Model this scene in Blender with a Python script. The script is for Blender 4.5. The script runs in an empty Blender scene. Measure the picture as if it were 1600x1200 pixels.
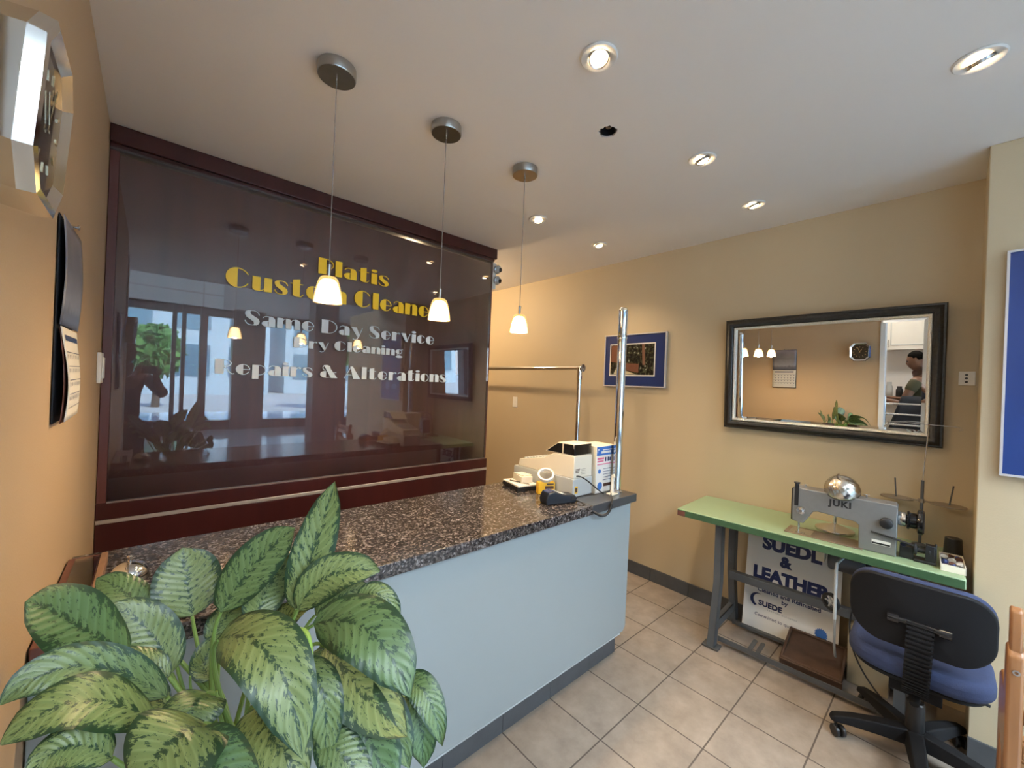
import bpy, bmesh, math, random
from math import sin, cos, pi, radians
from mathutils import Vector, Matrix, Euler

random.seed(7)
scene = bpy.context.scene
COL = scene.collection

# ------------------------------------------------------------------ materials
def _nt(name):
    m = bpy.data.materials.new(name)
    m.use_nodes = True
    nt = m.node_tree
    return m, nt, nt.nodes['Principled BSDF']

def N(nt, typ, **kw):
    n = nt.nodes.new(typ)
    for k, v in kw.items():
        setattr(n, k, v)
    return n

def mat(name, col, rough=.5, metal=0., var=0., vscale=8., bump=0., bscale=60., coat=0., spec=.5, emit=0., ecol=None, stretch=None):
    """plain procedural material: colour with a little noise variation, optional bump"""
    m, nt, b = _nt(name)
    b.inputs['Roughness'].default_value = rough
    b.inputs['Metallic'].default_value = metal
    b.inputs['Coat Weight'].default_value = coat
    b.inputs['Specular IOR Level'].default_value = spec
    c = (*col, 1)
    b.inputs['Base Color'].default_value = c
    co = None
    if var > 0 or bump > 0:
        tc = N(nt, 'ShaderNodeTexCoord')
        co = tc.outputs['Object']
        if stretch:
            mp = N(nt, 'ShaderNodeMapping')
            mp.inputs['Scale'].default_value = stretch
            nt.links.new(co, mp.inputs['Vector'])
            co = mp.outputs['Vector']
    if var > 0:
        no = N(nt, 'ShaderNodeTexNoise')
        no.inputs['Scale'].default_value = vscale
        no.inputs['Detail'].default_value = 5
        nt.links.new(co, no.inputs['Vector'])
        mx = N(nt, 'ShaderNodeMix', data_type='RGBA')
        mx.inputs[6].default_value = (*[max(0, x * (1 - var)) for x in col], 1)
        mx.inputs[7].default_value = (*[min(1, x * (1 + var)) for x in col], 1)
        nt.links.new(no.outputs['Fac'], mx.inputs[0])
        nt.links.new(mx.outputs[2], b.inputs['Base Color'])
    if bump > 0:
        no2 = N(nt, 'ShaderNodeTexNoise')
        no2.inputs['Scale'].default_value = bscale
        no2.inputs['Detail'].default_value = 3
        nt.links.new(co, no2.inputs['Vector'])
        bp = N(nt, 'ShaderNodeBump')
        bp.inputs['Strength'].default_value = bump
        bp.inputs['Distance'].default_value = .004
        nt.links.new(no2.outputs['Fac'], bp.inputs['Height'])
        nt.links.new(bp.outputs['Normal'], b.inputs['Normal'])
    if emit > 0:
        b.inputs['Emission Color'].default_value = (*(ecol or col), 1)
        b.inputs['Emission Strength'].default_value = emit
    return m

def ramp(nt, src, stops, interp='LINEAR'):
    r = N(nt, 'ShaderNodeValToRGB')
    r.color_ramp.interpolation = interp
    els = r.color_ramp.elements
    while len(els) < len(stops):
        els.new(.5)
    for e, (p, c) in zip(els, stops):
        e.position = p
        e.color = (*c, 1) if len(c) == 3 else c
    nt.links.new(src, r.inputs['Fac'])
    return r.outputs['Color']

def thin_glass(name, tint=(1, 1, 1), refl=1.0, rough=0.0, ior=1.5):
    m, nt, b = _nt(name)
    nt.nodes.remove(b)
    out = nt.nodes['Material Output']
    tr = N(nt, 'ShaderNodeBsdfTransparent'); tr.inputs['Color'].default_value = (*tint, 1)
    gl = N(nt, 'ShaderNodeBsdfGlossy'); gl.inputs['Roughness'].default_value = rough
    fr = N(nt, 'ShaderNodeFresnel'); fr.inputs['IOR'].default_value = ior
    mu = N(nt, 'ShaderNodeMath', operation='MULTIPLY'); mu.inputs[1].default_value = refl
    mx = N(nt, 'ShaderNodeMixShader')
    nt.links.new(fr.outputs[0], mu.inputs[0])
    nt.links.new(mu.outputs[0], mx.inputs[0])
    nt.links.new(tr.outputs[0], mx.inputs[1])
    nt.links.new(gl.outputs[0], mx.inputs[2])
    nt.links.new(mx.outputs[0], out.inputs['Surface'])
    return m

def tile_mat(name, c1, c2, grout, size, off, mortar=.0035, rough=.35):
    m, nt, b = _nt(name)
    tc = N(nt, 'ShaderNodeTexCoord')
    mp = N(nt, 'ShaderNodeMapping')
    mp.inputs['Location'].default_value = off
    nt.links.new(tc.outputs['Object'], mp.inputs['Vector'])
    br = N(nt, 'ShaderNodeTexBrick')
    br.offset = 0
    br.squash = 1
    br.inputs['Scale'].default_value = 1
    br.inputs['Brick Width'].default_value = size
    br.inputs['Row Height'].default_value = size
    br.inputs['Mortar Size'].default_value = mortar
    br.inputs['Mortar Smooth'].default_value = .2
    br.inputs['Bias'].default_value = 0
    nt.links.new(mp.outputs[0], br.inputs['Vector'])
    no = N(nt, 'ShaderNodeTexNoise'); no.inputs['Scale'].default_value = 9; no.inputs['Detail'].default_value = 8
    no.inputs['Roughness'].default_value = .65
    nt.links.new(tc.outputs['Object'], no.inputs['Vector'])
    base = ramp(nt, no.outputs['Fac'], [(.3, c1), (.72, c2)])
    mx = N(nt, 'ShaderNodeMix', data_type='RGBA')
    nt.links.new(br.outputs['Fac'], mx.inputs[0])
    nt.links.new(base, mx.inputs[6])
    mx.inputs[7].default_value = (*grout, 1)
    nt.links.new(mx.outputs[2], b.inputs['Base Color'])
    rr = N(nt, 'ShaderNodeMath', operation='MULTIPLY_ADD')
    rr.inputs[1].default_value = .4; rr.inputs[2].default_value = rough
    nt.links.new(br.outputs['Fac'], rr.inputs[0])
    nt.links.new(rr.outputs[0], b.inputs['Roughness'])
    inv = N(nt, 'ShaderNodeMath', operation='SUBTRACT'); inv.inputs[0].default_value = 1
    nt.links.new(br.outputs['Fac'], inv.inputs[1])
    bp = N(nt, 'ShaderNodeBump'); bp.inputs['Strength'].default_value = .5; bp.inputs['Distance'].default_value = .002
    nt.links.new(inv.outputs[0], bp.inputs['Height'])
    nt.links.new(bp.outputs[0], b.inputs['Normal'])
    return m

def granite_mat():
    m, nt, b = _nt('dark speckled granite')
    tc = N(nt, 'ShaderNodeTexCoord')
    v = N(nt, 'ShaderNodeTexVoronoi'); v.inputs['Scale'].default_value = 150
    nt.links.new(tc.outputs['Object'], v.inputs['Vector'])
    sep = N(nt, 'ShaderNodeSeparateColor'); nt.links.new(v.outputs['Color'], sep.inputs[0])
    no = N(nt, 'ShaderNodeTexNoise'); no.inputs['Scale'].default_value = 55; no.inputs['Detail'].default_value = 5
    nt.links.new(tc.outputs['Object'], no.inputs['Vector'])
    ad = N(nt, 'ShaderNodeMath', operation='MULTIPLY_ADD'); ad.inputs[1].default_value = .6
    nt.links.new(sep.outputs[0], ad.inputs[0])
    mu = N(nt, 'ShaderNodeMath', operation='MULTIPLY'); mu.inputs[1].default_value = .55
    nt.links.new(no.outputs['Fac'], mu.inputs[0]); nt.links.new(mu.outputs[0], ad.inputs[2])
    col = ramp(nt, ad.outputs[0], [(.28, (.009, .009, .011)), (.48, (.028, .024, .025)), (.64, (.062, .052, .049)), (.80, (.115, .10, .095)), (.93, (.26, .24, .235))])
    nt.links.new(col, b.inputs['Base Color'])
    b.inputs['Roughness'].default_value = .13
    return m

def wood_mat(name, dark, light, axis_scale, rough=.35, coat=0., contrast=(.3, .7)):
    m, nt, b = _nt(name)
    tc = N(nt, 'ShaderNodeTexCoord')
    mp = N(nt, 'ShaderNodeMapping'); mp.inputs['Scale'].default_value = axis_scale
    nt.links.new(tc.outputs['Object'], mp.inputs['Vector'])
    no = N(nt, 'ShaderNodeTexNoise'); no.inputs['Scale'].default_value = 1; no.inputs['Detail'].default_value = 7
    no.inputs['Distortion'].default_value = .6
    nt.links.new(mp.outputs[0], no.inputs['Vector'])
    col = ramp(nt, no.outputs['Fac'], [(contrast[0], dark), (contrast[1], light)])
    nt.links.new(col, b.inputs['Base Color'])
    b.inputs['Roughness'].default_value = rough
    b.inputs['Coat Weight'].default_value = coat
    return m

def leaf_mat():
    m, nt, b = _nt('variegated leaf')
    uv = N(nt, 'ShaderNodeUVMap')
    sp = N(nt, 'ShaderNodeSeparateXYZ'); nt.links.new(uv.outputs[0], sp.inputs[0])
    def M(op, a, bb=None, c=None):
        n = N(nt, 'ShaderNodeMath', operation=op)
        for i, x in enumerate((a, bb, c)):
            if x is None: continue
            if isinstance(x, (int, float)): n.inputs[i].default_value = x
            else: nt.links.new(x, n.inputs[i])
        return n.outputs[0]
    s = M('MULTIPLY_ADD', sp.outputs[0], 2, -1)
    a = M('ABSOLUTE', s)
    q = M('MULTIPLY_ADD', a, -.22, sp.outputs[1])          # coordinate running along the side veins
    oi = N(nt, 'ShaderNodeObjectInfo')
    rnd = M('MULTIPLY', oi.outputs['Random'], 40)
    cmb = N(nt, 'ShaderNodeCombineXYZ')
    nt.links.new(M('MULTIPLY', s, 6), cmb.inputs[0])
    nt.links.new(M('MULTIPLY', q, 26), cmb.inputs[1])
    nt.links.new(rnd, cmb.inputs[2])
    no = N(nt, 'ShaderNodeTexNoise'); no.inputs['Scale'].default_value = 1; no.inputs['Detail'].default_value = 4
    no.inputs['Roughness'].default_value = .7
    nt.links.new(cmb.outputs[0], no.inputs['Vector'])
    mid = M('SMOOTH_MIN', M('MULTIPLY', a, 5), 1, .3)      # 0 at the midrib
    edge = M('POWER', a, 6)
    thr = M('ADD', M('MULTIPLY_ADD', mid, .12, .45), M('MULTIPLY', edge, -.36))
    d = M('SUBTRACT', no.outputs['Fac'], thr)
    fl = M('MULTIPLY', d, 22); cl = N(nt, 'ShaderNodeClamp'); nt.links.new(fl, cl.inputs[0])
    vein = M('SINE', M('MULTIPLY', q, 75))
    vv = M('MULTIPLY_ADD', vein, .5, .5)
    pale = N(nt, 'ShaderNodeMix', data_type='RGBA')
    pale.inputs[6].default_value = (.145, .19, .060, 1); pale.inputs[7].default_value = (.22, .27, .105, 1)
    nt.links.new(M('MULTIPLY_ADD', M('POWER', vv, 5), .6, .1), pale.inputs[0])
    hue = N(nt, 'ShaderNodeMix', data_type='RGBA')
    nt.links.new(M('POWER', oi.outputs['Random'], 2.2), hue.inputs[0])
    nt.links.new(pale.outputs[2], hue.inputs[6])
    gm = N(nt, 'ShaderNodeMix', data_type='RGBA', blend_type='MULTIPLY'); gm.inputs[0].default_value = 1
    nt.links.new(pale.outputs[2], gm.inputs[6]); gm.inputs[7].default_value = (.42, .66, .72, 1)
    nt.links.new(gm.outputs[2], hue.inputs[7])
    dk = N(nt, 'ShaderNodeMix', data_type='RGBA')
    nt.links.new(cl.outputs[0], dk.inputs[0])
    nt.links.new(hue.outputs[2], dk.inputs[6]); dk.inputs[7].default_value = (.014, .042, .015, 1)
    nt.links.new(dk.outputs[2], b.inputs['Base Color'])
    b.inputs['Roughness'].default_value = .38
    b.inputs['Subsurface Weight'].default_value = 0
    bp = N(nt, 'ShaderNodeBump'); bp.inputs['Strength'].default_value = .35; bp.inputs['Distance'].default_value = .002
    nt.links.new(M('MULTIPLY', vv, .6), bp.inputs['Height']); nt.links.new(bp.outputs[0], b.inputs['Normal'])
    return m

def brushed(name, col, rough=.3):
    return mat(name, col, rough, 1., var=.12, vscale=30, stretch=(1, 1, .15))

def lit_glass():
    # outer lamp shade: clear amber glass glowing with the bulb inside
    m, nt, b = _nt('amber lit shade glass')
    nt.nodes.remove(b); out = nt.nodes['Material Output']
    tr = N(nt, 'ShaderNodeBsdfTransparent'); tr.inputs['Color'].default_value = (1, .93, .80, 1)
    em = N(nt, 'ShaderNodeEmission'); em.inputs['Color'].default_value = (1, .60, .22, 1); em.inputs['Strength'].default_value = 1.1
    lw = N(nt, 'ShaderNodeLayerWeight'); lw.inputs['Blend'].default_value = .35
    mx = N(nt, 'ShaderNodeMixShader')
    nt.links.new(lw.outputs['Facing'], mx.inputs[0]); nt.links.new(tr.outputs[0], mx.inputs[1]); nt.links.new(em.outputs[0], mx.inputs[2])
    nt.links.new(mx.outputs[0], out.inputs['Surface'])
    return m

MT = dict(
    wall=mat('tan wall paint', (.475, .385, .25), .6, var=.03, vscale=3, bump=.12, bscale=220),
    wall2=mat('warm ochre wall paint', (.485, .352, .218), .6, var=.03, vscale=3, bump=.12, bscale=220),
    ceil=mat('off white ceiling paint', (.84, .81, .76), .7, var=.02, vscale=2, bump=.06, bscale=160),
    trim=mat('white trim paint', (.75, .76, .76), .4),
    floor=tile_mat('beige stone floor tile', (.205, .17, .14), (.325, .27, .222), (.085, .07, .058), .305, (-1.488, -.995, 0)),
    base=mat('slate base tile', (.062, .066, .072), .4, var=.25, vscale=14, bump=.1),
    granite=granite_mat(),
    slate=mat('dark slate laminate', (.05, .05, .054), .28, var=.2, vscale=40),
    panel=mat('pale blue grey laminate', (.265, .295, .305), .26, var=.03, vscale=2, bump=.02, bscale=8),
    cherry=wood_mat('dark cherry wood', (.030, .0055, .0055), (.052, .010, .009), (9, 9, 1.2), .3, .15),
    cherry2=wood_mat('cherry wood behind glass', (.075, .020, .015), (.12, .034, .025), (14, 14, 1.0), .4),
    glass=thin_glass('clear sign glass', (.97, .97, .97), 1.65),
    yellow=mat('yellow sign letters', (1.0, .64, .02), .35),
    silver=mat('silver grey sign letters', (.70, .78, .83), .35),
    strip=mat('pale metal strip', (.55, .5, .47), .35, .6),
    chrome=mat('chrome', (.82, .84, .86), .07, 1.),
    nickel=brushed('brushed nickel', (.42, .41, .38), .3),
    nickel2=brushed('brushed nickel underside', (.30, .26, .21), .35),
    steel=mat('satin steel', (.6, .6, .6), .25, 1.),
    cord=mat('pendant cable', (.22, .2, .18), .5),
    white=mat('white plastic', (.74, .73, .69), .4),
    cream=mat('cream plastic', (.70, .66, .56), .45, var=.04),
    greyp=mat('grey plastic', (.42, .45, .46), .45, var=.05),
    black=mat('black plastic', (.013, .013, .014), .4),
    blackg=mat('gloss black plastic', (.01, .01, .011), .12),
    navy=mat('dark navy plastic', (.006, .008, .014), .4),
    paper=mat('white paper', (.74, .72, .66), .7),
    card=mat('cream cards', (.72, .67, .55), .7, var=.05, vscale=60),
    bluemat=mat('royal blue mat board', (.011, .024, .105), .35, var=.05),
    bluetext=mat('dark blue print', (.008, .018, .09), .4),
    poster=mat('blue poster print', (.010, .036, .17), .3, var=.12, vscale=5),
    pale_print=mat('pale blue print', (.22, .33, .5), .4, var=.3, vscale=20),
    pewter=mat('dark pewter frame', (.045, .045, .044), .36, .75, var=.45, vscale=70, bump=.3, bscale=140),
    beadsil=mat('beaded silver lip', (.78, .75, .67), .28, .9, var=.3, vscale=160, bump=.8, bscale=320),
    traymet=mat('dull beige steel tray', (.24, .20, .15), .4, .5),
    frame=mat('pale silver frame', (.62, .60, .60), .3, .3),
    topchan=mat('dark glass channel', (.06, .045, .04), .4),
    botchan=mat('dull glass channel', (.16, .12, .11), .4),
    mirror=mat('mirror silvering', (.90, .91, .90), .0, 1.),
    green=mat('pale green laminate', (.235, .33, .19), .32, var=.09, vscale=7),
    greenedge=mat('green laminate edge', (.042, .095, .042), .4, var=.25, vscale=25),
    iron=mat('grey painted steel', (.075, .08, .085), .45, .2, var=.15, vscale=12),
    rust=mat('rusty brown treadle metal', (.085, .048, .032), .6, .2, var=.45, vscale=16, bump=.2),
    machine=mat('grey hammered machine enamel', (.20, .20, .195), .36, .25, var=.07, vscale=50, bump=.05),
    bed=mat('worn brown machine bed', (.20, .145, .10), .35, .4, var=.25, vscale=18),
    fabric=mat('blue chair fabric', (.020, .031, .080), .9, var=.18, vscale=90, bump=.4, bscale=400),
    shell=mat('black moulded plastic', (.008, .008, .009), .7, spec=.2, bump=.1, bscale=300),
    pine=wood_mat('orange pine wood', (.20, .085, .03), (.29, .13, .048), (30, 30, 2.5), .35, .2),
    redwood=wood_mat('reddish wood', (.11, .04, .03), (.17, .06, .045), (4, 22, 22), .35),
    tanwood=wood_mat('tan wood edge', (.20, .11, .065), (.28, .16, .09), (4, 30, 30), .4),
    cardboard=mat('tan cardboard', (.34, .28, .18), .8, var=.06),
    leaf=leaf_mat(),
    stem=mat('pale green stem', (.16, .26, .06), .45, var=.2, vscale=20),
    newleaf=mat('bright green new leaf', (.26, .40, .07), .4, var=.15, vscale=30),
    pot=mat('terracotta brown pot', (.10, .06, .045), .5, var=.15),
    soil=mat('potting soil', (.03, .02, .014), .95, var=.5, vscale=60, bump=.8, bscale=80),
    tapeyel=mat('yellow printed carton', (.72, .42, .02), .45, var=.05),
    print=mat('dark brown print', (.06, .025, .015), .5),
    bluep=mat('blue print', (.03, .13, .42), .4),
    pinkp=mat('pink print', (.62, .12, .22), .5),
    brass=mat('warm gold clock case', (.72, .62, .42), .16, 1.),
    silverc=mat('polished silver clock case', (.80, .80, .78), .1, 1.),
    clockface=mat('dark clock dial', (.035, .028, .022), .25, coat=.6),
    skin=mat('brown skin', (.16, .075, .042), .5),
    olive=mat('olive tee shirt', (.055, .05, .022), .9),
    darkcloth=mat('charcoal cloth', (.018, .018, .022), .85, var=.2, vscale=30),
    denim=mat('dark trousers', (.02, .024, .035), .85),
    hair=mat('short black hair', (.008, .007, .006), 1.0, spec=.05),
    lobbyfloor=mat('polished grey lobby floor', (.36, .41, .47), .08, var=.3, vscale=5),
    lobbydark=mat('dark lobby cladding', (.05, .045, .045), .3, var=.1),
    bulk=mat('white lobby bulkhead paint', (.85, .86, .87), .6),
    lobbyceil=mat('grey lobby ceiling paint', (.5, .5, .51), .7),
    lobbywall=mat('pale lobby wall', (.50, .52, .52), .6),
    pane=thin_glass('facade glass', (.9, .97, .98), 1.),
    mullion=mat('aluminium mullion', (.35, .36, .37), .35, .7),
    tower=mat('pale office tower cladding', (.42, .52, .58), .6, var=.06),
    towerglass=mat('tower window glass', (.10, .2, .27), .12, .3),
    street=mat('grey street paving', (.28, .28, .28), .9, var=.1),
    foliage=mat('street tree foliage', (.06, .16, .035), .8, var=.5, vscale=5),
    bark=mat('tree bark', (.08, .06, .045), .9),
    lampglow=mat('downlight lamp glass', (1, .82, .55), .3, emit=30, ecol=(1, .74, .44)),
    shadeglow=mat('lit opal inner shade', (1, .9, .75), .4, emit=18, ecol=(1, .74, .46)),
    fillglow=mat('lobby ceiling light panel', (1, 1, 1), .4, emit=36.0, ecol=(.76, .89, 1.0)),
    warmglow=mat('back room lamp', (1, 1, 1), .4, emit=12, ecol=(1, .8, .55)),
    shadeglass=lit_glass(),
    steeldish=mat('spun steel', (.66, .62, .55), .24, 1.),
    beige=mat('beige control box', (.48, .42, .28), .5),
    screenc=mat('terminal screen', (.02, .04, .12), .15, var=.9, vscale=50),
)

# ------------------------------------------------------------------ mesh builder
ROOTM = {}
class MB:
    def __init__(self):
        self.bm = bmesh.new()
        self.uv = None
    def _m(self, geom, M=None):
        if M is not None:
            bmesh.ops.transform(self.bm, matrix=M, verts=[v for v in geom if isinstance(v, bmesh.types.BMVert)])
    def box(self, lo, hi, M=None):
        r = bmesh.ops.create_cube(self.bm, size=1)
        vs = r['verts']
        for v in vs:
            v.co = Vector([lo[i] + (v.co[i] + .5) * (hi[i] - lo[i]) for i in range(3)])
        self._m(vs, M)
        return self
    def prism(self, poly, a, b, axis='y', M=None):
        """poly: 2D outline; extruded from a to b along axis. (x: poly=(y,z); y: (x,z); z: (x,y))"""
        def P(p, h):
            return {'x': (h, p[0], p[1]), 'y': (p[0], h, p[1]), 'z': (p[0], p[1], h)}[axis]
        A = [self.bm.verts.new(P(p, a)) for p in poly]
        B = [self.bm.verts.new(P(p, b)) for p in poly]
        n = len(poly)
        try:
            self.bm.faces.new(A); self.bm.faces.new(B[::-1])
        except ValueError:
            pass
        for i in range(n):
            j = (i + 1) % n
            try: self.bm.faces.new((A[j], A[i], B[i], B[j]))
            except ValueError: pass
        self._m(A + B, M)
        return self
    def lathe(self, prof, c=(0, 0, 0), seg=32, M=None, ang=2 * pi):
        """prof: list of (r, z) ; closed on the axis when r=0"""
        rings = []
        allv = []
        for r, z in prof:
            if r < 1e-6:
                v = self.bm.verts.new((c[0], c[1], c[2] + z)); rings.append([v]); allv.append(v)
            else:
                rg = [self.bm.verts.new((c[0] + r * cos(ang * k / seg), c[1] + r * sin(ang * k / seg), c[2] + z)) for k in range(seg)]
                rings.append(rg); allv += rg
        for p, q in zip(rings, rings[1:]):
            for k in range(seg):
                l = (k + 1) % seg
                if len(p) == 1 and len(q) == 1: continue
                if len(p) == 1: f = (p[0], q[k], q[l])
                elif len(q) == 1: f = (p[k], q[0], p[l])
                else: f = (p[k], q[k], q[l], p[l])
                try: self.bm.faces.new(f)
                except ValueError: pass
        self._m(allv, M)
        return self
    def tube(self, pts, r, seg=10, cap=True, M=None):
        pts = [Vector(p) for p in pts]
        rs = r if isinstance(r, (list, tuple)) else [r] * len(pts)
        rings = []; allv = []
        prev = None
        for i, p in enumerate(pts):
            t = (pts[min(i + 1, len(pts) - 1)] - pts[max(i - 1, 0)]).normalized()
            if prev is None:
                up = Vector((0, 0, 1)) if abs(t.z) < .9 else Vector((1, 0, 0))
                u = t.cross(up).normalized()
            else:
                u = (prev - t * prev.dot(t)).normalized()
            prev = u
            w = t.cross(u)
            rg = [self.bm.verts.new(p + (u * cos(2 * pi * k / seg) + w * sin(2 * pi * k / seg)) * rs[i]) for k in range(seg)]
            rings.append(rg); allv += rg
        for p, q in zip(rings, rings[1:]):
            for k in range(seg):
                l = (k + 1) % seg
                self.bm.faces.new((p[k], p[l], q[l], q[k]))
        if cap:
            self.bm.faces.new(rings[0][::-1]); self.bm.faces.new(rings[-1])
        self._m(allv, M)
        return self
    def ball(self, c, r, seg=16, scale=(1, 1, 1), M=None):
        res = bmesh.ops.create_uvsphere(self.bm, u_segments=seg, v_segments=max(6, seg // 2), radius=1)
        for v in res['verts']:
            v.co = Vector((c[0] + v.co.x * r * scale[0], c[1] + v.co.y * r * scale[1], c[2] + v.co.z * r * scale[2]))
        self._m(res['verts'], M)
        return self
    def frame(self, w, h, prof, M=None):
        """rectangular moulding in the YZ plane, outer size w x h centred on the origin; prof=(inset, x)"""
        loops = []; allv = []
        for d, x in prof:
            a, b = w / 2 - d, h / 2 - d
            lp = [self.bm.verts.new((x, sy * a, sz * b)) for sy, sz in ((-1, -1), (1, -1), (1, 1), (-1, 1))]
            loops.append(lp); allv += lp
        n = len(loops)
        for i in range(n):
            p, q = loops[i], loops[(i + 1) % n]
            for k in range(4):
                l = (k + 1) % 4
                self.bm.faces.new((p[k], p[l], q[l], q[k]))
        self._m(allv, M)
        return self
    def build(self, name, m, parent=None, world=True, bevel=0, bseg=2, smooth=None, subsurf=0, solid=0, label=None):
        bm = self.bm
        bmesh.ops.recalc_face_normals(bm, faces=bm.faces[:])
        if parent is not None and world:
            r = parent
            while r.parent: r = r.parent
            bm.transform(ROOTM[r.name].inverted())
        me = bpy.data.meshes.new(name)
        bm.to_mesh(me); bm.free()
        me.materials.append(m)
        ob = bpy.data.objects.new(name, me)
        COL.objects.link(ob)
        if parent is not None: ob.parent = parent
        if bevel > 0:
            bv = ob.modifiers.new('bevel', 'BEVEL'); bv.width = bevel; bv.segments = bseg
            bv.limit_method = 'ANGLE'; bv.angle_limit = radians(35); bv.harden_normals = False
        if solid > 0:
            s = ob.modifiers.new('solid', 'SOLIDIFY'); s.thickness = solid; s.offset = 0
        if subsurf > 0:
            s = ob.modifiers.new('sub', 'SUBSURF'); s.levels = subsurf; s.render_levels = subsurf
        if smooth is None: smooth = True
        if smooth:
            me.shade_smooth()
            if subsurf == 0:
                sharp_edges(me, radians(38))
        if label: ob['label'] = label
        return ob

def sharp_edges(me, ang):
    bm = bmesh.new(); bm.from_mesh(me)
    for e in bm.edges:
        if len(e.link_faces) == 2:
            e.smooth = e.calc_face_angle(0) < ang
    bm.to_mesh(me); bm.free()

def tag(o, label, cat, group=None):
    o['label'] = label; o['category'] = cat
    if group: o['group'] = group
    return o

def thing(name, label, cat, loc=(0, 0, 0), rz=0., group=None, rot=None):
    o = bpy.data.objects.new(name, None)
    o.empty_display_size = .05
    COL.objects.link(o)
    o.location = loc
    e = Euler(rot if rot else (0, 0, rz))
    o.rotation_euler = e
    ROOTM[o.name] = Matrix.Translation(loc) @ e.to_matrix().to_4x4()
    return tag(o, label, cat, group)

def struct(name, mb, m, **k):
    o = mb.build(name, m, **k)
    o['kind'] = 'structure'
    return o

def single(o, label, cat, group=None):
    """re-origin a one-mesh thing at its base"""
    me = o.data
    lo = [min(v.co[i] for v in me.vertices) for i in range(3)]
    hi = [max(v.co[i] for v in me.vertices) for i in range(3)]
    c = Vector(((lo[0] + hi[0]) / 2, (lo[1] + hi[1]) / 2, lo[2]))
    me.transform(Matrix.Translation(-c)); o.location = c
    return tag(o, label, cat, group)

def dup(root, loc, label, rz=None):
    r = root.copy(); COL.objects.link(r); r.location = loc; r['label'] = label
    if rz is not None: r.rotation_euler = (0, 0, rz)
    def kids(src, dst):
        for ch in list(src.children):
            c = ch.copy(); COL.objects.link(c); c.parent = dst
            kids(ch, c)
    kids(root, r)
    ROOTM[r.name] = Matrix.Translation(loc) @ r.rotation_euler.to_matrix().to_4x4()
    return r

def arc(cx, cy, rx, ry, a0, a1, n=14):
    return [(cx + rx * cos(radians(a0 + (a1 - a0) * k / n)), cy + ry * sin(radians(a0 + (a1 - a0) * k / n))) for k in range(n + 1)]

def rrect(w, h, r, n=6, cx=0, cy=0):
    p = []
    for sx, sy, a in ((1, 1, 0), (-1, 1, 90), (-1, -1, 180), (1, -1, 270)):
        p += arc(cx + sx * (w / 2 - r), cy + sy * (h / 2 - r), r, r, a, a + 90, n)
    return p

def bez(P, n=16):
    P = [Vector(p) for p in P]
    out = []
    for k in range(n + 1):
        t = k / n
        Q = P[:]
        while len(Q) > 1:
            Q = [a.lerp(b, t) for a, b in zip(Q, Q[1:])]
        out.append(Q[0])
    return out

_DG = None
def text_mb(s, size, depth, weight=0., M=None, spacing=1.):
    """letters as solid geometry lying in the XY plane, centred on x, baseline y=0"""
    cu = bpy.data.curves.new('lettering', 'FONT')
    cu.body = s; cu.size = size; cu.extrude = depth / 2; cu.offset = weight
    cu.align_x = 'CENTER'; cu.space_character = spacing; cu.resolution_u = 3
    ob = bpy.data.objects.new('lettering_tmp', cu)
    COL.objects.link(ob)
    bpy.context.view_layer.update()
    dg = bpy.context.evaluated_depsgraph_get()
    me = bpy.data.meshes.new_from_object(ob.evaluated_get(dg))
    bpy.data.objects.remove(ob)
    mb = MB(); mb.bm.from_mesh(me); bpy.data.meshes.remove(me); bpy.data.curves.remove(cu)
    if M is not None: mb.bm.transform(M)
    return mb

def basis(o, x, y, z):
    """matrix with the given axes as columns and origin o"""
    x, y, z = Vector(x), Vector(y), Vector(z)
    return Matrix(((x.x, y.x, z.x, o[0]), (x.y, y.y, z.y, o[1]), (x.z, y.z, z.z, o[2]), (0, 0, 0, 1)))

# ------------------------------------------------------------------ dimensions (metres)
XL, XR, ZC = -.172, 3.008, 2.618      # left wall, right wall, ceiling
YS = 2.60                             # sign partition face
PX, PY = 2.634, -.061                 # column face / column end
YO = -.55                             # shop front line

# ------------------------------------------------------------------ camera
cam = bpy.data.cameras.new('camera')
cam.sensor_width = 36; cam.lens = 14.114; cam.clip_start = .02; cam.clip_end = 200
co = bpy.data.objects.new('camera', cam); COL.objects.link(co)
R_ = Vector((0.74355771, -0.66749376, 0.03967389)); D_ = Vector((0.02985248, -0.02613599, -0.99921256)); F_ = Vector((0.668005060, 0.744156567, 0.000492729))
co.matrix_world = basis((0, 0, 1.52), R_, -D_, -F_)
scene.camera = co

# ------------------------------------------------------------------ room shell
struct('floor', MB().box((-3.2, YO, -.12), (3.6, 6.0, 0)), MT['floor'])
cm = MB()
for lo, hi in (((-3.2, -1.0, ZC), (.82, 6.0, ZC + .12)), ((.82, -1.0, ZC), (3.6, 6.0, ZC + .12))):
    pass
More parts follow.
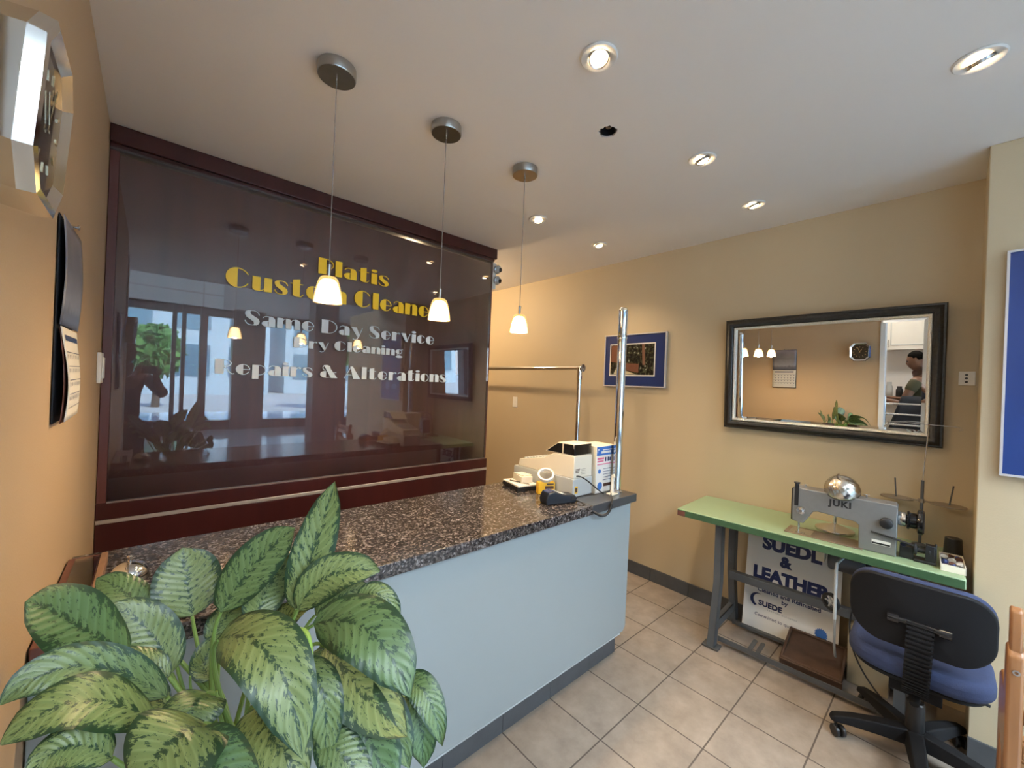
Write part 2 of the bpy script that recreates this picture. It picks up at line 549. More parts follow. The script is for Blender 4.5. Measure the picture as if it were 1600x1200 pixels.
# ceiling slab with a real hole where one downlight is missing
hx, hy, hr = 1.424, 1.035, .038
bmc = MB()
def ceil_with_hole(mb, x0, x1, y0, y1, z0, z1, cx, cy, r):
    n = 24
    out = []
    for k in range(n):
        a = 2 * pi * k / n
        dx, dy = cos(a), sin(a)
        t = min(((x1 - cx) / dx if dx > 0 else (x0 - cx) / dx) if abs(dx) > 1e-6 else 1e9, ((y1 - cy) / dy if dy > 0 else (y0 - cy) / dy) if abs(dy) > 1e-6 else 1e9)
        out.append((cx + dx * t, cy + dy * t))
    corners = [(x1, y1), (x0, y1), (x0, y0), (x1, y0)]
    rr = [r * (1 + .08 * sin(3 * k) + .05 * cos(5 * k)) for k in range(n)]
    inn = [mb.bm.verts.new((cx + rr[k] * cos(2 * pi * k / n), cy + rr[k] * sin(2 * pi * k / n), z0)) for k in range(n)]
    ino = [mb.bm.verts.new((v.co.x, v.co.y, z1)) for v in inn]
    ou = [mb.bm.verts.new((p[0], p[1], z0)) for p in out]
    for k in range(n):
        l = (k + 1) % n
        vs = [inn[k], ou[k]]
        a0 = math.atan2(out[k][1] - cy, out[k][0] - cx); a1 = math.atan2(out[l][1] - cy, out[l][0] - cx)
        if a1 < a0: a1 += 2 * pi
        for c in corners:
            ac = math.atan2(c[1] - cy, c[0] - cx)
            if ac < a0: ac += 2 * pi
            if a0 + 1e-4 < ac < a1 - 1e-4:
                vs.append(mb.bm.verts.new((c[0], c[1], z0)))
        vs += [ou[l], inn[l]]
        mb.bm.faces.new(vs)
        mb.bm.faces.new((inn[k], inn[l], ino[l], ino[k]))
    return mb
ceil_with_hole(bmc, -3.2, 3.6, -1.0, 6.0, ZC, ZC + .1, hx, hy, hr)
bmc.box((-3.2, -1.0, ZC + .1), (3.6, 6.0, ZC + .16))
struct('ceiling', bmc, MT['ceil'], smooth=False)
# the left wall ends at a doorway beside the photographer
struct('wall_left', MB().box((XL - .12, .61, 0), (XL, 6.0, ZC)), MT['wall2'])
struct('trim_1', MB().box((XL - .135, .565, 0), (XL + .012, .61, 2.45)).box((XL - .135, .61, 0), (XL - .12, .66, 2.45)), MT['trim'], bevel=.003)
struct('wall_right', MB().box((XR, PY - .02, 0), (XR + .12, 6.0, ZC)), MT['wall'])
struct('wall_column', MB().box((PX, -2.2, 0), (XR + .12, PY, ZC)), MT['wall'], bevel=.004)
struct('wall_rear', MB().box((XL - .12, 6.0, 0), (XR + .12, 6.12, ZC)), MT['wall'])
bb = MB(); y = PY
for k in range(-1, 20):
    y0, y1 = max(PY, .995 + .305 * k + .0015), min(6.0, .995 + .305 * (k + 1) - .0015)
    if y1 > y0: bb.box((XR - .011, y0, 0), (XR, y1, .10))
struct('baseboard_right', bb, MT['base'], bevel=.0015)
bb = MB()
for k in range(8):
    bb.box((PX - .011, PY - .3 * (k + 1) + .0015, 0), (PX, PY - .3 * k, .10))
struct('baseboard_column', bb, MT['base'], bevel=.0015)

# ------------------------------------------------------------------ sign partition
sg = thing('sign_partition', 'dark red wood partition with glass front and shop lettering behind the counter', 'sign', (.95, YS + .04, 0))
MB().box((XL + .002, YS, .86), (2.045, YS + .08, 2.50)).build('wood_panel', MT['cherry2'], sg)
MB().box((XL + .002, YS - .03, .03), (2.062, YS + .08, .812)).build('lower_panel', MT['cherry'], sg, bevel=.002)
MB().box((XL + .002, YS - .03, .832), (2.062, YS + .08, .905)).build('lower_rail', MT['cherry'], sg, bevel=.002)
MB().box((XL + .002, YS - .032, .813), (2.064, YS + .06, .831)).build('metal_strip', MT['strip'], sg, bevel=.002, label='pale metal strip along the dark wood')
MB().box((XL + .002, YS - .02, .905), (-.137, YS, 2.54)).box((2.045, YS - .012, .905), (2.062, YS + .08, 2.52)).build('edge_post', MT['cherry2'], sg, bevel=.002)
fb = MB().box((XL + .002, YS - .048, 2.535), (2.075, YS + .09, ZC - .003)).box((XL + .002, YS - .034, 2.517), (2.06, YS + .08, 2.535))
fb.build('top_fascia', MT['cherry'], sg, bevel=.003)
MB().box((XL + .004, YS - .034, 2.508), (2.05, YS - .014, 2.517)).build('glass_channel', MT['topchan'], sg)
MB().box((-.136, YS - .03, .905), (2.043, YS - .012, .912)).build('glass_channel', MT['botchan'], sg)
MB().box((-.136, YS - .022, .91), (2.043, YS - .014, 2.512)).build('glass_pane', MT['glass'], sg, smooth=False)

# lettering: fat stems with hairlines, built from 2D strokes
H = .042
def hair(pts, w=H):
    L, Rr = [], []
    for i, p in enumerate(pts):
        a = pts[max(i - 1, 0)]; b = pts[min(i + 1, len(pts) - 1)]
        dx, dy = b[0] - a[0], b[1] - a[1]; d = math.hypot(dx, dy) or 1
        nx, ny = -dy / d * w / 2, dx / d * w / 2
        L.append((p[0] + nx, p[1] + ny)); Rr.append((p[0] - nx, p[1] - ny))
    return ('h', L, Rr)
def bar(x0, y0, x1, y1): return [(x0, y0), (x1, y0), (x1, y1), (x0, y1)]
def lhalf(cx, cy, rx, ry): return arc(cx, cy, rx, ry, 90, 270, 18)
def sglyph(w, h):
    sp = [(.02, .74), (.05, .89), (.2, .985), (.42, .985), (.35, .88), (.40, .74), (.62, .61), (.88, .47), (.98, .30), (.95, .13), (.80, .015), (.55, .015), (.63, .10), (.60, .24), (.40, .37), (.12, .54)]
    return [[(x * w, y * h) for x, y in sp],
            hair([(x * w, y * h) for x, y in ((.3, .975), (.6, .985), (.8, .93), (.93, .80), (.95, .70))]),
            hair([(x * w, y * h) for x, y in ((.7, .025), (.4, .015), (.2, .07), (.08, .2), (.05, .3))])]
X_ = .72
def G(ch):
    if ch == 'P': return .66, [bar(0, 0, .34, 1), hair(arc(.34, .66, .31, .32, 90, -90, 16))]
    if ch == 'R': return .78, [bar(0, 0, .36, 1), hair(arc(.36, .74, .30, .24, 90, -90, 14)), hair([(.40, .5), (.52, .30), (.62, .10), (.72, .02), (.80, .05)])]
    if ch == 'D': return .86, [bar(0, 0, .36, 1), hair(arc(.36, .5, .47, .478, 90, -90, 20))]
    if ch == 'C': return .84, [lhalf(.40, .5, .40, .5), hair(arc(.40, .5, .42, .478, 90, 28, 10)), hair(arc(.40, .5, .42, .478, -28, -90, 10))]
    if ch == 'S': return .66, sglyph(.66, 1)
    if ch == 'A': return .98, [[(.36, 1), (.50, 1), (.98, 0), (.54, 0)], hair([(.02, .02), (.42, .98)]), hair([(.15, .30), (.7, .30)])]
    if ch == '&': return .98, [[(.20, .98), (.44, .98), (.98, 0), (.62, 0)], hair(arc(.36, .78, .20, .20, -20, 250, 18)), lhalf(.34, .27, .32, .27), hair([(.34, .02), (.56, .06), (.72, .22), (.80, .42), (.92, .46)])]
    if ch == 'l': return .30, [bar(0, 0, .30, 1)]
    if ch == 'i': return .29, [bar(0, 0, .29, X_), arc(.145, .90, .15, .10, 0, 340, 14)]
    if ch == 'o': return .62, [lhalf(.31, .36, .31, .37), hair(arc(.31, .36, .29, .345, 90, -90, 16))]
    if ch == 'c': return .58, [lhalf(.31, .36, .31, .37), hair(arc(.31, .36, .27, .345, 90, 25, 8)), hair(arc(.31, .36, .27, .345, -25, -90, 8))]
    if ch == 'e': return .62, [lhalf(.31, .36, .31, .37), hair(arc(.31, .36, .29, .345, 90, 0, 10) + [(.31, .36)]), hair(arc(.31, .36, .28, .345, -25, -90, 8))]
    if ch == 'a': return .60, [[(.31, 0), (.60, 0), (.60, .46)] + arc(.36, .46, .24, .27, 0, 75, 6) + [(.31, .70)], hair([(.34, .70), (.20, .715), (.10, .66), (.05, .57)]), lhalf(.27, .20, .27, .21), hair([(.26, .39), (.34, .38)]), hair([(.26, .02), (.34, .04)])]
    if ch == 's': return .54, sglyph(.54, X_)
    if ch == 't': return .56, [[(.10, .08), (.24, 0), (.39, .03), (.39, .98), (.10, .90)], hair([(0, .70), (.52, .70)]), hair([(.30, .02), (.44, .03), (.54, .16)])]
    if ch == 'u': return .72, [[(0, X_), (0, .14)] + arc(.15, .14, .15, .14, 180, 270, 5) + [(.29, 0), (.29, X_)], hair([(.24, .02), (.36, .05), (.45, .16)]), bar(.43, 0, .72, X_)]
    if ch == 'n': return .72, [bar(0, 0, .29, X_), hair([(.27, .52), (.36, .66), (.50, .705)]), [(.43, 0), (.72, 0), (.72, .50)] + arc(.52, .50, .20, .22, 0, 90, 6) + [(.43, .70)]]
    if ch == 'm': return 1.10, [bar(0, 0, .27, X_), hair([(.25, .52), (.33, .66), (.46, .705)]), [(.41, 0), (.68, 0), (.68, .50)] + arc(.48, .50, .20, .22, 0, 90, 6) + [(.41, .70)], hair([(.66, .52), (.74, .66), (.88, .705)]), [(.83, 0), (1.10, 0), (1.10, .50)] + arc(.90, .50, .20, .22, 0, 90, 6) + [(.83, .70)]]
    if ch == 'r': return .52, [bar(0, 0, .29, X_), hair([(.27, .48), (.34, .64), (.46, .70), (.53, .66)]), arc(.49, .62, .055, .055, 0, 340, 8)]
    if ch == 'v': return .68, [[(0, X_), (.32, X_), (.50, 0), (.36, 0)], hair([(.66, X_), (.43, .02)])]
    if ch == 'y': return .70, [[(0, X_), (.32, X_), (.52, .02), (.38, -.04)], hair([(.68, X_), (.46, .0), (.36, -.22), (.22, -.26), (.12, -.20)])]
    if ch == 'p': return .64, [bar(0, -.26, .29, X_), hair(arc(.29, .36, .32, .345, 90, -90, 14))]
    if ch == 'g': return .62, [lhalf(.28, .46, .28, .27), hair(arc(.28, .46, .24, .25, 90, -90, 12)), hair([(.44, .66), (.56, .73), (.62, .70)]), hair([(.20, .20), (.10, .12), (.14, .04), (.40, .02)]), arc(.30, -.12, .29, .13, 0, 345, 16)]
    return .3, []
def sign_line(s, x0, x1, z, cap, m, lab):
    adv = 0; items = []
    for ch in s:
        if ch == ' ': adv += .30; continue
        w, sh = G(ch); items.append((adv, sh)); adv += w + .085
    adv -= .085
    k = (x1 - x0) / adv
    mb = MB()
    def T(p, a): return (x0 + (p[0] + a) * k, z + p[1] * cap)
    for a, sh in items:
        for s_ in sh:
            if isinstance(s_, tuple):
                L = [T(p, a) for p in s_[1]]; Rr = [T(p, a) for p in s_[2]]
                for i in range(len(L) - 1):
                    mb.prism([L[i], L[i + 1], Rr[i + 1], Rr[i]], YS - .026, YS - .0225, 'y')
            else:
                mb.prism([T(p, a) for p in s_], YS - .0275, YS - .0225, 'y')
    mb.build('lettering', m, sg, smooth=False, label=lab)
sign_line('Platis', .722, 1.165, 2.138, .095, MT['yellow'], 'short top line of yellow lettering')
sign_line('Custom Cleaners', .272, 1.632, 1.976, .106, MT['yellow'], 'second line of yellow lettering')
sign_line('Same Day Service', .362, 1.528, 1.785, .080, MT['silver'], 'grey lettering line right under the yellow lines')
sign_line('Dry Cleaning', .604, 1.287, 1.684, .060, MT['silver'], 'smallest grey lettering line')
sign_line('Repairs & Alterations', .242, 1.644, 1.514, .078, MT['silver'], 'bottom grey lettering line')

# ------------------------------------------------------------------ security cameras on the end of the partition
cb = thing('camera_mount', 'white junction box holding two small cameras on partition end', 'mounting box', (2.085, YS + .02, 2.30))
MB().box((2.063, YS - .012, 2.298), (2.10, YS + .05, 2.515)).build('housing_box', MT['white'], cb, bevel=.004)
for z, lab in ((2.465, 'upper of two small silver dome cameras beside the fascia'), (2.375, 'lower of two small silver dome cameras on partition end')):
    c = thing('security_camera', lab, 'camera', (2.10, YS - .012, z), group=None)
    d = Vector((.25, -1, -.25)).normalized()
    q = Vector((0, 0, 1)).rotation_difference(d).to_matrix().to_4x4()
    M = Matrix.Translation((2.095, YS - .0115, z)) @ q
    MB().lathe([(0, 0), (.030, 0), (.034, .008), (.034, .02), (.026, .038), (.018, .046), (0, .046)], seg=24, M=M).build('body', MT['greyp'], c)
    MB().lathe([(.0175, .045), (.0175, .05), (.013, .053), (0, .054)], seg=20, M=M).build('lens', MT['blackg'], c, label='black lens')
    MB().lathe([(.0345, .012), (.037, .014), (.037, .02), (.0345, .022)], seg=24, M=M).build('ring', MT['steel'], c)

# ------------------------------------------------------------------ ceiling fixtures
def spot(parent, loc, power, size, blend, col, rad=.02):
    l = bpy.data.lights.new('downlight_beam', 'SPOT'); l.energy = power; l.spot_size = radians(size); l.spot_blend = blend
    l.color = col; l.shadow_soft_size = rad
    o = bpy.data.objects.new('downlight_beam', l); COL.objects.link(o); o.location = loc
    if parent: o.parent = parent
    return o
DL = [((1.072, .827), 'recessed downlight with white ring nearest the pendant lamps, above the counter front', 15),
      ((1.936, -.015), 'recessed downlight nearest the column at the upper right', -28),
      ((1.899, .838), 'recessed downlight in the middle of the ceiling, left of two over the sewing table', -18),
      ((2.563, .825), 'recessed downlight closest above the silver framed mirror', -18),
      ((1.868, 1.886), 'small far recessed downlight right of the third pendant lamp', 12),
      ((2.523, 1.875), 'small far recessed downlight above the blue matted picture', 0)]
WARM = (1, .74, .46)
dl0 = None
for i, ((x, y), lab, tilt) in enumerate(DL):
    d = thing('recessed_downlight', lab, 'ceiling light', (x, y, ZC), group=None)
    M = Matrix.Translation((x, y, ZC))
    Mt = M @ Matrix.Rotation(radians(tilt), 4, 'Y') @ Matrix.Rotation(radians(-14), 4, 'X')
    MB().lathe([(.034, 0), (.060, -.0005), (.062, -.004), (.058, -.008), (.040, -.007), (.034, -.002), (.034, 0)], seg=40, M=M).build('trim_ring', MT['white'], d)
    MB().lathe([(.0335, -.003), (.0335, -.012), (.030, -.016), (.026, -.013), (.0255, -.004), (.0335, -.003)], seg=32, M=Mt).build('gimbal', MT['steel'], d)
    MB().lathe([(0, -.022), (.012, -.021), (.0205, -.016), (.024, -.010), (.024, -.004), (0, -.004)], seg=24, M=Mt).build('lamp', MT['lampglow'], d, label='glowing warm lamp face')
    s_ = spot(d, (0, 0, -.034), (26, 24, 28, 24, 28, 28)[i], (118, 92, 118, 96, 118, 118)[i], .9, WARM, .022)
    s_.rotation_euler = Vector([(0, 0, 1), (.42, -.12, 1), (0, 0, 1), (.18, -.12, 1), (0, 0, 1), (0, 0, 1)][i]).to_track_quat('Z', 'Y').to_euler()
hl = thing('empty_socket', 'dark ragged hole with bare socket where a ceiling light is missing', 'ceiling hole', (hx, hy, ZC + .01))
MB().lathe([(.0, .085), (.032, .085), (.032, .002), (.0315, .002), (.0315, .083), (0, .083)], (hx, hy, ZC), 24).build('can', MT['black'], hl)
MB().lathe([(0, .02), (.012, .02), (.014, .03), (.014, .08), (0, .084)], (hx + .004, hy, ZC), 16).build('socket', MT['bed'], hl)
MB().tube(bez([(hx - .02, hy, ZC + .08), (hx - .02, hy + .01, ZC + .02), (hx + .01, hy + .01, ZC + .02), (hx + .004, hy, ZC + .05)]), .0025, 6).build('wire', MT['black'], hl)

PN = [(.457, 'large nearest pendant lamp hanging left, its lit shade over the yellow lettering'),
      (.913, 'middle of the three pendant lamps, hanging at the end of the yellow lettering'),
      (1.382, 'farthest pendant lamp, hanging clear of the sign against the tan wall')]
pd0 = None
for i, (x, lab) in enumerate(PN):
    if pd0 is None:
        p = thing('pendant_lamp', lab, 'pendant lamp', (x, 1.504, ZC), group=None)
        c = (x, 1.504, 0)
        MB().lathe([(0, ZC - .001), (.064, ZC - .001), (.064, ZC - .033), (.0625, ZC - .036), (.061, ZC - .036), (.061, ZC - .0001)], c, 48).build('canopy', MT['nickel'], p)
        MB().lathe([(0, ZC - .037), (.061, ZC - .037), (.061, ZC - .034), (0, ZC - .034)], c, 48).build('canopy_plate', MT['nickel2'], p)
        MB().lathe([(0, ZC - .056), (.004, ZC - .056), (.004, ZC - .037), (0, ZC - .037)], c, 12).build('cable_grip', MT['steel'], p)
        MB().tube([(x, 1.504, ZC - .05), (x, 1.504, 1.915)], .0017, 8).build('cable', MT['cord'], p)
        MB().lathe([(0, 1.918), (.0075, 1.918), (.0075, 1.914), (.0048, 1.874), (0, 1.874)], c, 18).build('holder', MT['nickel'], p)
        sh = MB().lathe([(.006, 1.876), (.024, 1.874), (.031, 1.866), (.037, 1.848), (.0425, 1.825), (.0465, 1.800), (.048, 1.782), (.0465, 1.782), (.045, 1.800), (.041, 1.825), (.0355, 1.848), (.030, 1.863), (.024, 1.871), (.006, 1.873)], c, 40).build('outer_shade', MT['shadeglass'], p)
        MB().lathe([(.005, 1.866), (.020, 1.864), (.0275, 1.857), (.0335, 1.843), (.039, 1.822), (.0432, 1.800), (.045, 1.786), (.0435, 1.786), (.0375, 1.822), (.032, 1.842), (.026, 1.855), (.019, 1.862), (.005, 1.864)], c, 40).build('inner_shade', MT['shadeglow'], p, label='glowing opal inner shade')
        l = bpy.data.lights.new('pendant_bulb', 'POINT'); l.energy = 13; l.color = (1, .72, .42); l.shadow_soft_size = .018
        o = bpy.data.objects.new('pendant_bulb', l); COL.objects.link(o); o.parent = p; o.location = (0, 0, 1.80 - ZC)
        pd0 = p
    else:
        dup(pd0, (x, 1.504, ZC), lab)

# ------------------------------------------------------------------ mirror
A = radians(-2.1)
mr = thing('wall_mirror', 'large mirror in a wide dark pewter frame with beaded silver lip on the right wall', 'mirror', (XR - .022, .569, 1.2825), rot=(0, A, 0))
Mf = ROOTM[mr.name] @ Matrix.Translation((0, 0, .368))
MW, MH = 1.043, .736
MB().frame(MW, MH, [(0, .016), (0, -.008), (.004, -.014), (.012, -.014), (.016, -.020), (.030, -.027), (.042, -.022), (.050, -.012), (.052, -.004), (.052, .016)], Mf).build('frame', MT['pewter'], mr)
MB().frame(MW - .104, MH - .104, [(0, .010), (0, -.011), (.004, -.014), (.011, -.011), (.016, -.004), (.016, .010)], Mf).build('beaded_lip', MT['beadsil'], mr, label='silver beaded inner lip')
def bevglass(mb, w, h, b, x0, x1):
    a = [mb.bm.verts.new(v) for v in ((x0, -w / 2, -h / 2), (x0, w / 2, -h / 2), (x0, w / 2, h / 2), (x0, -w / 2, h / 2))]
    c = [mb.bm.verts.new(v) for v in ((x1, -w / 2 + b, -h / 2 + b), (x1, w / 2 - b, -h / 2 + b), (x1, w / 2 - b, h / 2 - b), (x1, -w / 2 + b, h / 2 - b))]
    d = [mb.bm.verts.new(v) for v in ((.012, -w / 2, -h / 2), (.012, w / 2, -h / 2), (.012, w / 2, h / 2), (.012, -w / 2, h / 2))]
    mb.bm.faces.new(c); mb.bm.faces.new(d[::-1])
    for k in range(4):
        l = (k + 1) % 4
        mb.bm.faces.new((a[k], a[l], c[l], c[k])); mb.bm.faces.new((d[k], d[l], a[l], a[k]))
mg = MB(); bevglass(mg, MW - .130, MH - .130, .018, .0042, .0030); bmesh.ops.transform(mg.bm, matrix=Mf, verts=mg.bm.verts[:])
mg.build('mirror_glass', MT['mirror'], mr, smooth=False)

# ------------------------------------------------------------------ picture with blue mat
pc = thing('framed_picture', 'framed photo of a wooded scene in a royal blue mat on the tan wall', 'picture', (XR - .012, 1.825, 1.537))
Mp = Matrix.Translation((XR - .002, 1.825, 1.76))
PW, PH = .575, .445
MB().frame(PW, PH, [(0, -.001), (0, -.022), (.009, -.022), (.009, -.001)], Mp).build('frame', MT['frame'], pc)
MB().box((-.014, -PW / 2 + .006, -PH / 2 + .006), (-.002, PW / 2 - .006, PH / 2 - .006), Mp).build('mat', MT['bluemat'], pc, label='royal blue mat')
MB().box((-.0155, -.195, -.133), (-.0141, .232, .142), Mp).build('photo_border', MT['paper'], pc)
def scene_mat():
    m, nt, b = _nt('printed woodland photo')
    tc = N(nt, 'ShaderNodeTexCoord')
    n1 = N(nt, 'ShaderNodeTexNoise'); n1.inputs['Scale'].default_value = 55; n1.inputs['Detail'].default_value = 4
    nt.links.new(tc.outputs['Object'], n1.inputs['Vector'])
    c = ramp(nt, n1.outputs['Fac'], [(.46, (.012, .010, .007)), (.56, (.035, .032, .02)), (.66, (.07, .08, .04)), (.72, (.5, .5, .42))])
    nt.links.new(c, b.inputs['Base Color']); b.inputs['Roughness'].default_value = .25
    return m
ph = MB().box((-.0165, -.186, -.122), (-.0156, .223, .133), Mp).build('photo', scene_mat(), pc, label='dark woodland photo')
def ppoly(pts, m, nm, x=-.0172):
    MB().prism([(1.825 + a, 1.76 + b) for a, b in pts], XR - .002 + x, XR - .002 + x + .0006, 'x').build(nm, m, ph, smooth=False)
ppoly([(.16, .128), (.218, .128), (.218, -.01), (.155, -.02)], mat('printed red brown cabin', (.16, .06, .03), .3), 'printed_cabin')
ppoly([(-.05, -.03), (.15, -.02), (.16, -.06), (.06, -.085), (-.05, -.105)], mat('printed brown wall', (.14, .055, .03), .3, var=.3, vscale=30), 'printed_wall')
ppoly([(.16, -.06), (.19, -.118), (-.03, -.118), (.06, -.09)], mat('printed pale path', (.52, .46, .30), .3), 'printed_path')
ppoly([(-.10, .13), (-.075, .13), (-.085, -.04), (-.11, -.04)], mat('printed tree trunk', (.16, .075, .04), .3), 'printed_trunk')

# ------------------------------------------------------------------ small wall fittings
sw = thing('light_switch', 'white rocker light switch low on the tan wall beyond the counter', 'light switch', (XR - .003, 3.286, 1.27))
MB().box((XR - .006, 3.286 - .036, 1.267), (XR, 3.286 + .036, 1.383)).build('plate', MT['white'], sw, bevel=.002)
MB().box((XR - .010, 3.286 - .016, 1.292), (XR - .004, 3.286 + .016, 1.358)).build('rocker', MT['white'], sw, bevel=.002)
kp = thing('wall_outlet', 'small white outlet plate with three dark holes beside the column', 'outlet', (XR - .005, -.025, 1.60))
MB().box((XR - .008, -.052, 1.603), (XR, .004, 1.672)).build('plate', MT['white'], kp, bevel=.002)
for k in range(3):
    MB().lathe([(0, 0), (.0055, 0), (.0055, .002), (0, .002)], seg=14, M=basis((XR - .0085, -.022, 1.620 + .0175 * k), (0, 1, 0), (0, 0, 1), (-1, 0, 0))).build('hole', MT['black'], kp)
sn = thing('door_sensor', 'white plastic contact sensor on the left wall beside the sign partition', 'sensor', (XL + .01, 2.45, 1.46))
MB().box((XL, 2.40, 1.455), (XL + .014, 2.505, 1.585)).build('body', MT['white'], sn, bevel=.003)
MB().box((XL + .014, 2.425, 1.475), (XL + .02, 2.48, 1.565)).build('cover', MT['white'], sn, bevel=.002)

# poster on the column
ps = thing('framed_poster', 'tall deep blue framed poster cut off by the photo edge, on the pale column', 'poster', (PX - .012, -.42, 1.225))
MB().frame(.62, .925, [(0, -.001), (0, -.026), (.008, -.026), (.008, -.001)], Matrix.Translation((PX - .001, -.428, 1.6875))).build('frame', MT['frame'], ps)
po = MB().box((PX - .020, -.732, 1.232), (PX - .004, -.124, 2.143)).build('print', MT['poster'], ps, label='deep blue print with pale shapes along its bottom')
for pts in (arc(-.30, 1.42, .085, .04, 0, 348, 28), arc(-.52, 1.44, .07, .075, 0, 348, 28)) if True else ([(-.22, 1.38), (-.27, 1.44), (-.33, 1.50), (-.40, 1.47), (-.36, 1.40), (-.29, 1.33)], [(-.42, 1.42), (-.50, 1.53), (-.58, 1.52), (-.60, 1.42), (-.52, 1.31), (-.44, 1.30)]):
    MB().prism(pts, PX - .0208, PX - .0199, 'x').build('pale_shape', MT['pale_print'], po, smooth=False)

# ------------------------------------------------------------------ clock on the left wall
ck = thing('wall_clock', 'octagonal silver and gold cased wall clock high on the left wall', 'clock', (XL + .03, .775, 1.715))
def octa(sy, sz, c): return [(a, b) for a, b in ((-sy, -sz + c), (-sy + c, -sz), (sy - c, -sz), (sy, -sz + c), (sy, sz - c), (sy - c, sz), (-sy + c, sz), (-sy, sz - c))]
def loft(mb, rings, M):
    V = [[mb.bm.verts.new(M @ Vector((x, p[0], p[1]))) for p in poly] for x, poly in rings]
    for p, q in zip(V, V[1:]):
        for k in range(len(p)):
            l = (k + 1) % len(p)
            mb.bm.faces.new((p[k], p[l], q[l], q[k]))
    mb.bm.faces.new(V[0]); mb.bm.faces.new(V[-1])
    return mb
Mk = Matrix.Translation((XL + .006, .775, 1.722)) @ Matrix.Rotation(radians(3.2), 4, 'Y') @ Matrix.Translation((0, 0, .105))
SY, SZ, CC = .094, .105, .040
cl = MB(); loft(cl, [(0, octa(SY - .006, SZ - .006, CC)), (.045, octa(SY, SZ, CC)), (.060, octa(SY - .001, SZ - .001, CC)), (.062, octa(SY - .009, SZ - .009, CC - .004)), (.052, octa(SY - .022, SZ - .022, CC - .009))], Mk)
cl.build('case', MT['silverc'], ck, smooth=False)
df = MB(); loft(df, [(.049, octa(SY - .0225, SZ - .0225, CC - .009)), (.0535, octa(SY - .0225, SZ - .0225, CC - .009))], Mk)
df.build('dial', MT['clockface'], ck, smooth=False)
for k in range(12):
    a = 2 * pi * k / 12
    MB().box((.0536, -.0022, .050), (.0546, .0022, .062), Mk @ Matrix.Rotation(a, 4, 'X')).build('hour_mark', MT['brass'], ck)
for nm, a, ln, w in (('hour_hand', 30, .038, .005), ('minute_hand', -20, .056, .0035)):
    MB().box((.0548, -w / 2, -.010), (.0556, w / 2, ln), Mk @ Matrix.Rotation(radians(a), 4, 'X')).build(nm, MT['brass'], ck)

# ------------------------------------------------------------------ calendar
cd = thing('wall_calendar', 'wall calendar with seascape picture and curling white page on the left wall', 'calendar', (XL + .02, 1.525, 1.385))
def sheet(name, y0, y1, z0, z1, bulge, m, x0=XL + .006, lab=None, par=cd, th=.0015, tilt=0.):
    mb = MB(); ny, nz = 10, 16; g = []
    for j in range(nz + 1):
        v = j / nz; row = []
        for i in range(ny + 1):
            u = i / ny
            row.append(mb.bm.verts.new((x0 + bulge(u, v), y0 + (y1 - y0) * u, z1 + (z0 - z1) * v)))
        g.append(row)
    for j in range(nz):
        for i in range(ny):
            mb.bm.faces.new((g[j][i], g[j][i + 1], g[j + 1][i + 1], g[j + 1][i]))
    return mb.build(name, m, par, solid=th, label=lab)
def sea_mat():
    m, nt, b = _nt('printed seascape')
    tc = N(nt, 'ShaderNodeTexCoord'); s = N(nt, 'ShaderNodeSeparateXYZ'); nt.links.new(tc.outputs['Object'], s.inputs[0])
    n1 = N(nt, 'ShaderNodeTexNoise'); n1.inputs['Scale'].default_value = 12; n1.inputs['Detail'].default_value = 5
    nt.links.new(tc.outputs['Object'], n1.inputs['Vector'])
    ad = N(nt, 'ShaderNodeMath', operation='MULTIPLY_ADD'); ad.inputs[1].default_value = .12
    nt.links.new(n1.outputs['Fac'], ad.inputs[0]); nt.links.new(s.outputs[2], ad.inputs[2])
    c = ramp(nt, ad.outputs[0], [(.26, (.09, .10, .13)), (.33, (.07, .075, .10)), (.36, (.22, .23, .27)), (.44, (.14, .14, .17)), (.54, (.33, .29, .30))])
    nt.links.new(c, b.inputs['Base Color']); b.inputs['Roughness'].default_value = .35
    return m
sheet('picture_page', 1.395, 1.655, 1.618, 1.872, lambda u, v: .004 + .006 * sin(pi * v) + .004 * u, sea_mat(), lab='grey seascape picture page')
sheet('back_board', 1.393, 1.657, 1.385, 1.874, lambda u, v: 0, MT['darkcloth'], XL + .003)
sheet('date_page', 1.395, 1.655, 1.390, 1.614, lambda u, v: .006 + .016 * sin(pi * min(1, v * .75)) ** 1.2 * (1 - .35 * u), MT['paper'], lab='white date page curling off the wall')
sheet('under_page', 1.397, 1.653, 1.386, 1.612, lambda u, v: .004 + .010 * sin(pi * min(1, v * .8)) * (1 - .4 * u), MT['redwood'])
gm = MB()
pg = lambda u, v: XL + .006 + .0075 + .016 * sin(pi * min(1, v * .75)) ** 1.2 * (1 - .35 * u)
def pgrid(u0, u1, v0, v1):
    pts = []
    for u, v in ((u0, v0), (u1, v0), (u1, v1), (u0, v1)):
        pts.append(gm.bm.verts.new((pg(u, v) + .0006, 1.395 + .26 * u, 1.614 - .224 * v)))
    gm.bm.faces.new(pts)
for k in range(5): pgrid(.05, .95, .26 + .15 * k, .268 + .15 * k)
for k in range(7):
    for r in range(4): pgrid(.06 + .13 * k, .09 + .13 * k, .29 + .15 * r, .33 + .15 * r)
pgrid(.1, .9, .08, .14)
gm.build('date_print', MT['bluetext'], cd, smooth=False)
MB().lathe([(0, 0), (.003, 0), (.003, .018), (.006, .019), (.006, .022), (0, .022)], seg=12, M=basis((XL + .001, 1.525, 1.878), (0, 1, 0), (0, 0, 1), (1, 0, 0))).build('nail', MT['steel'], cd)

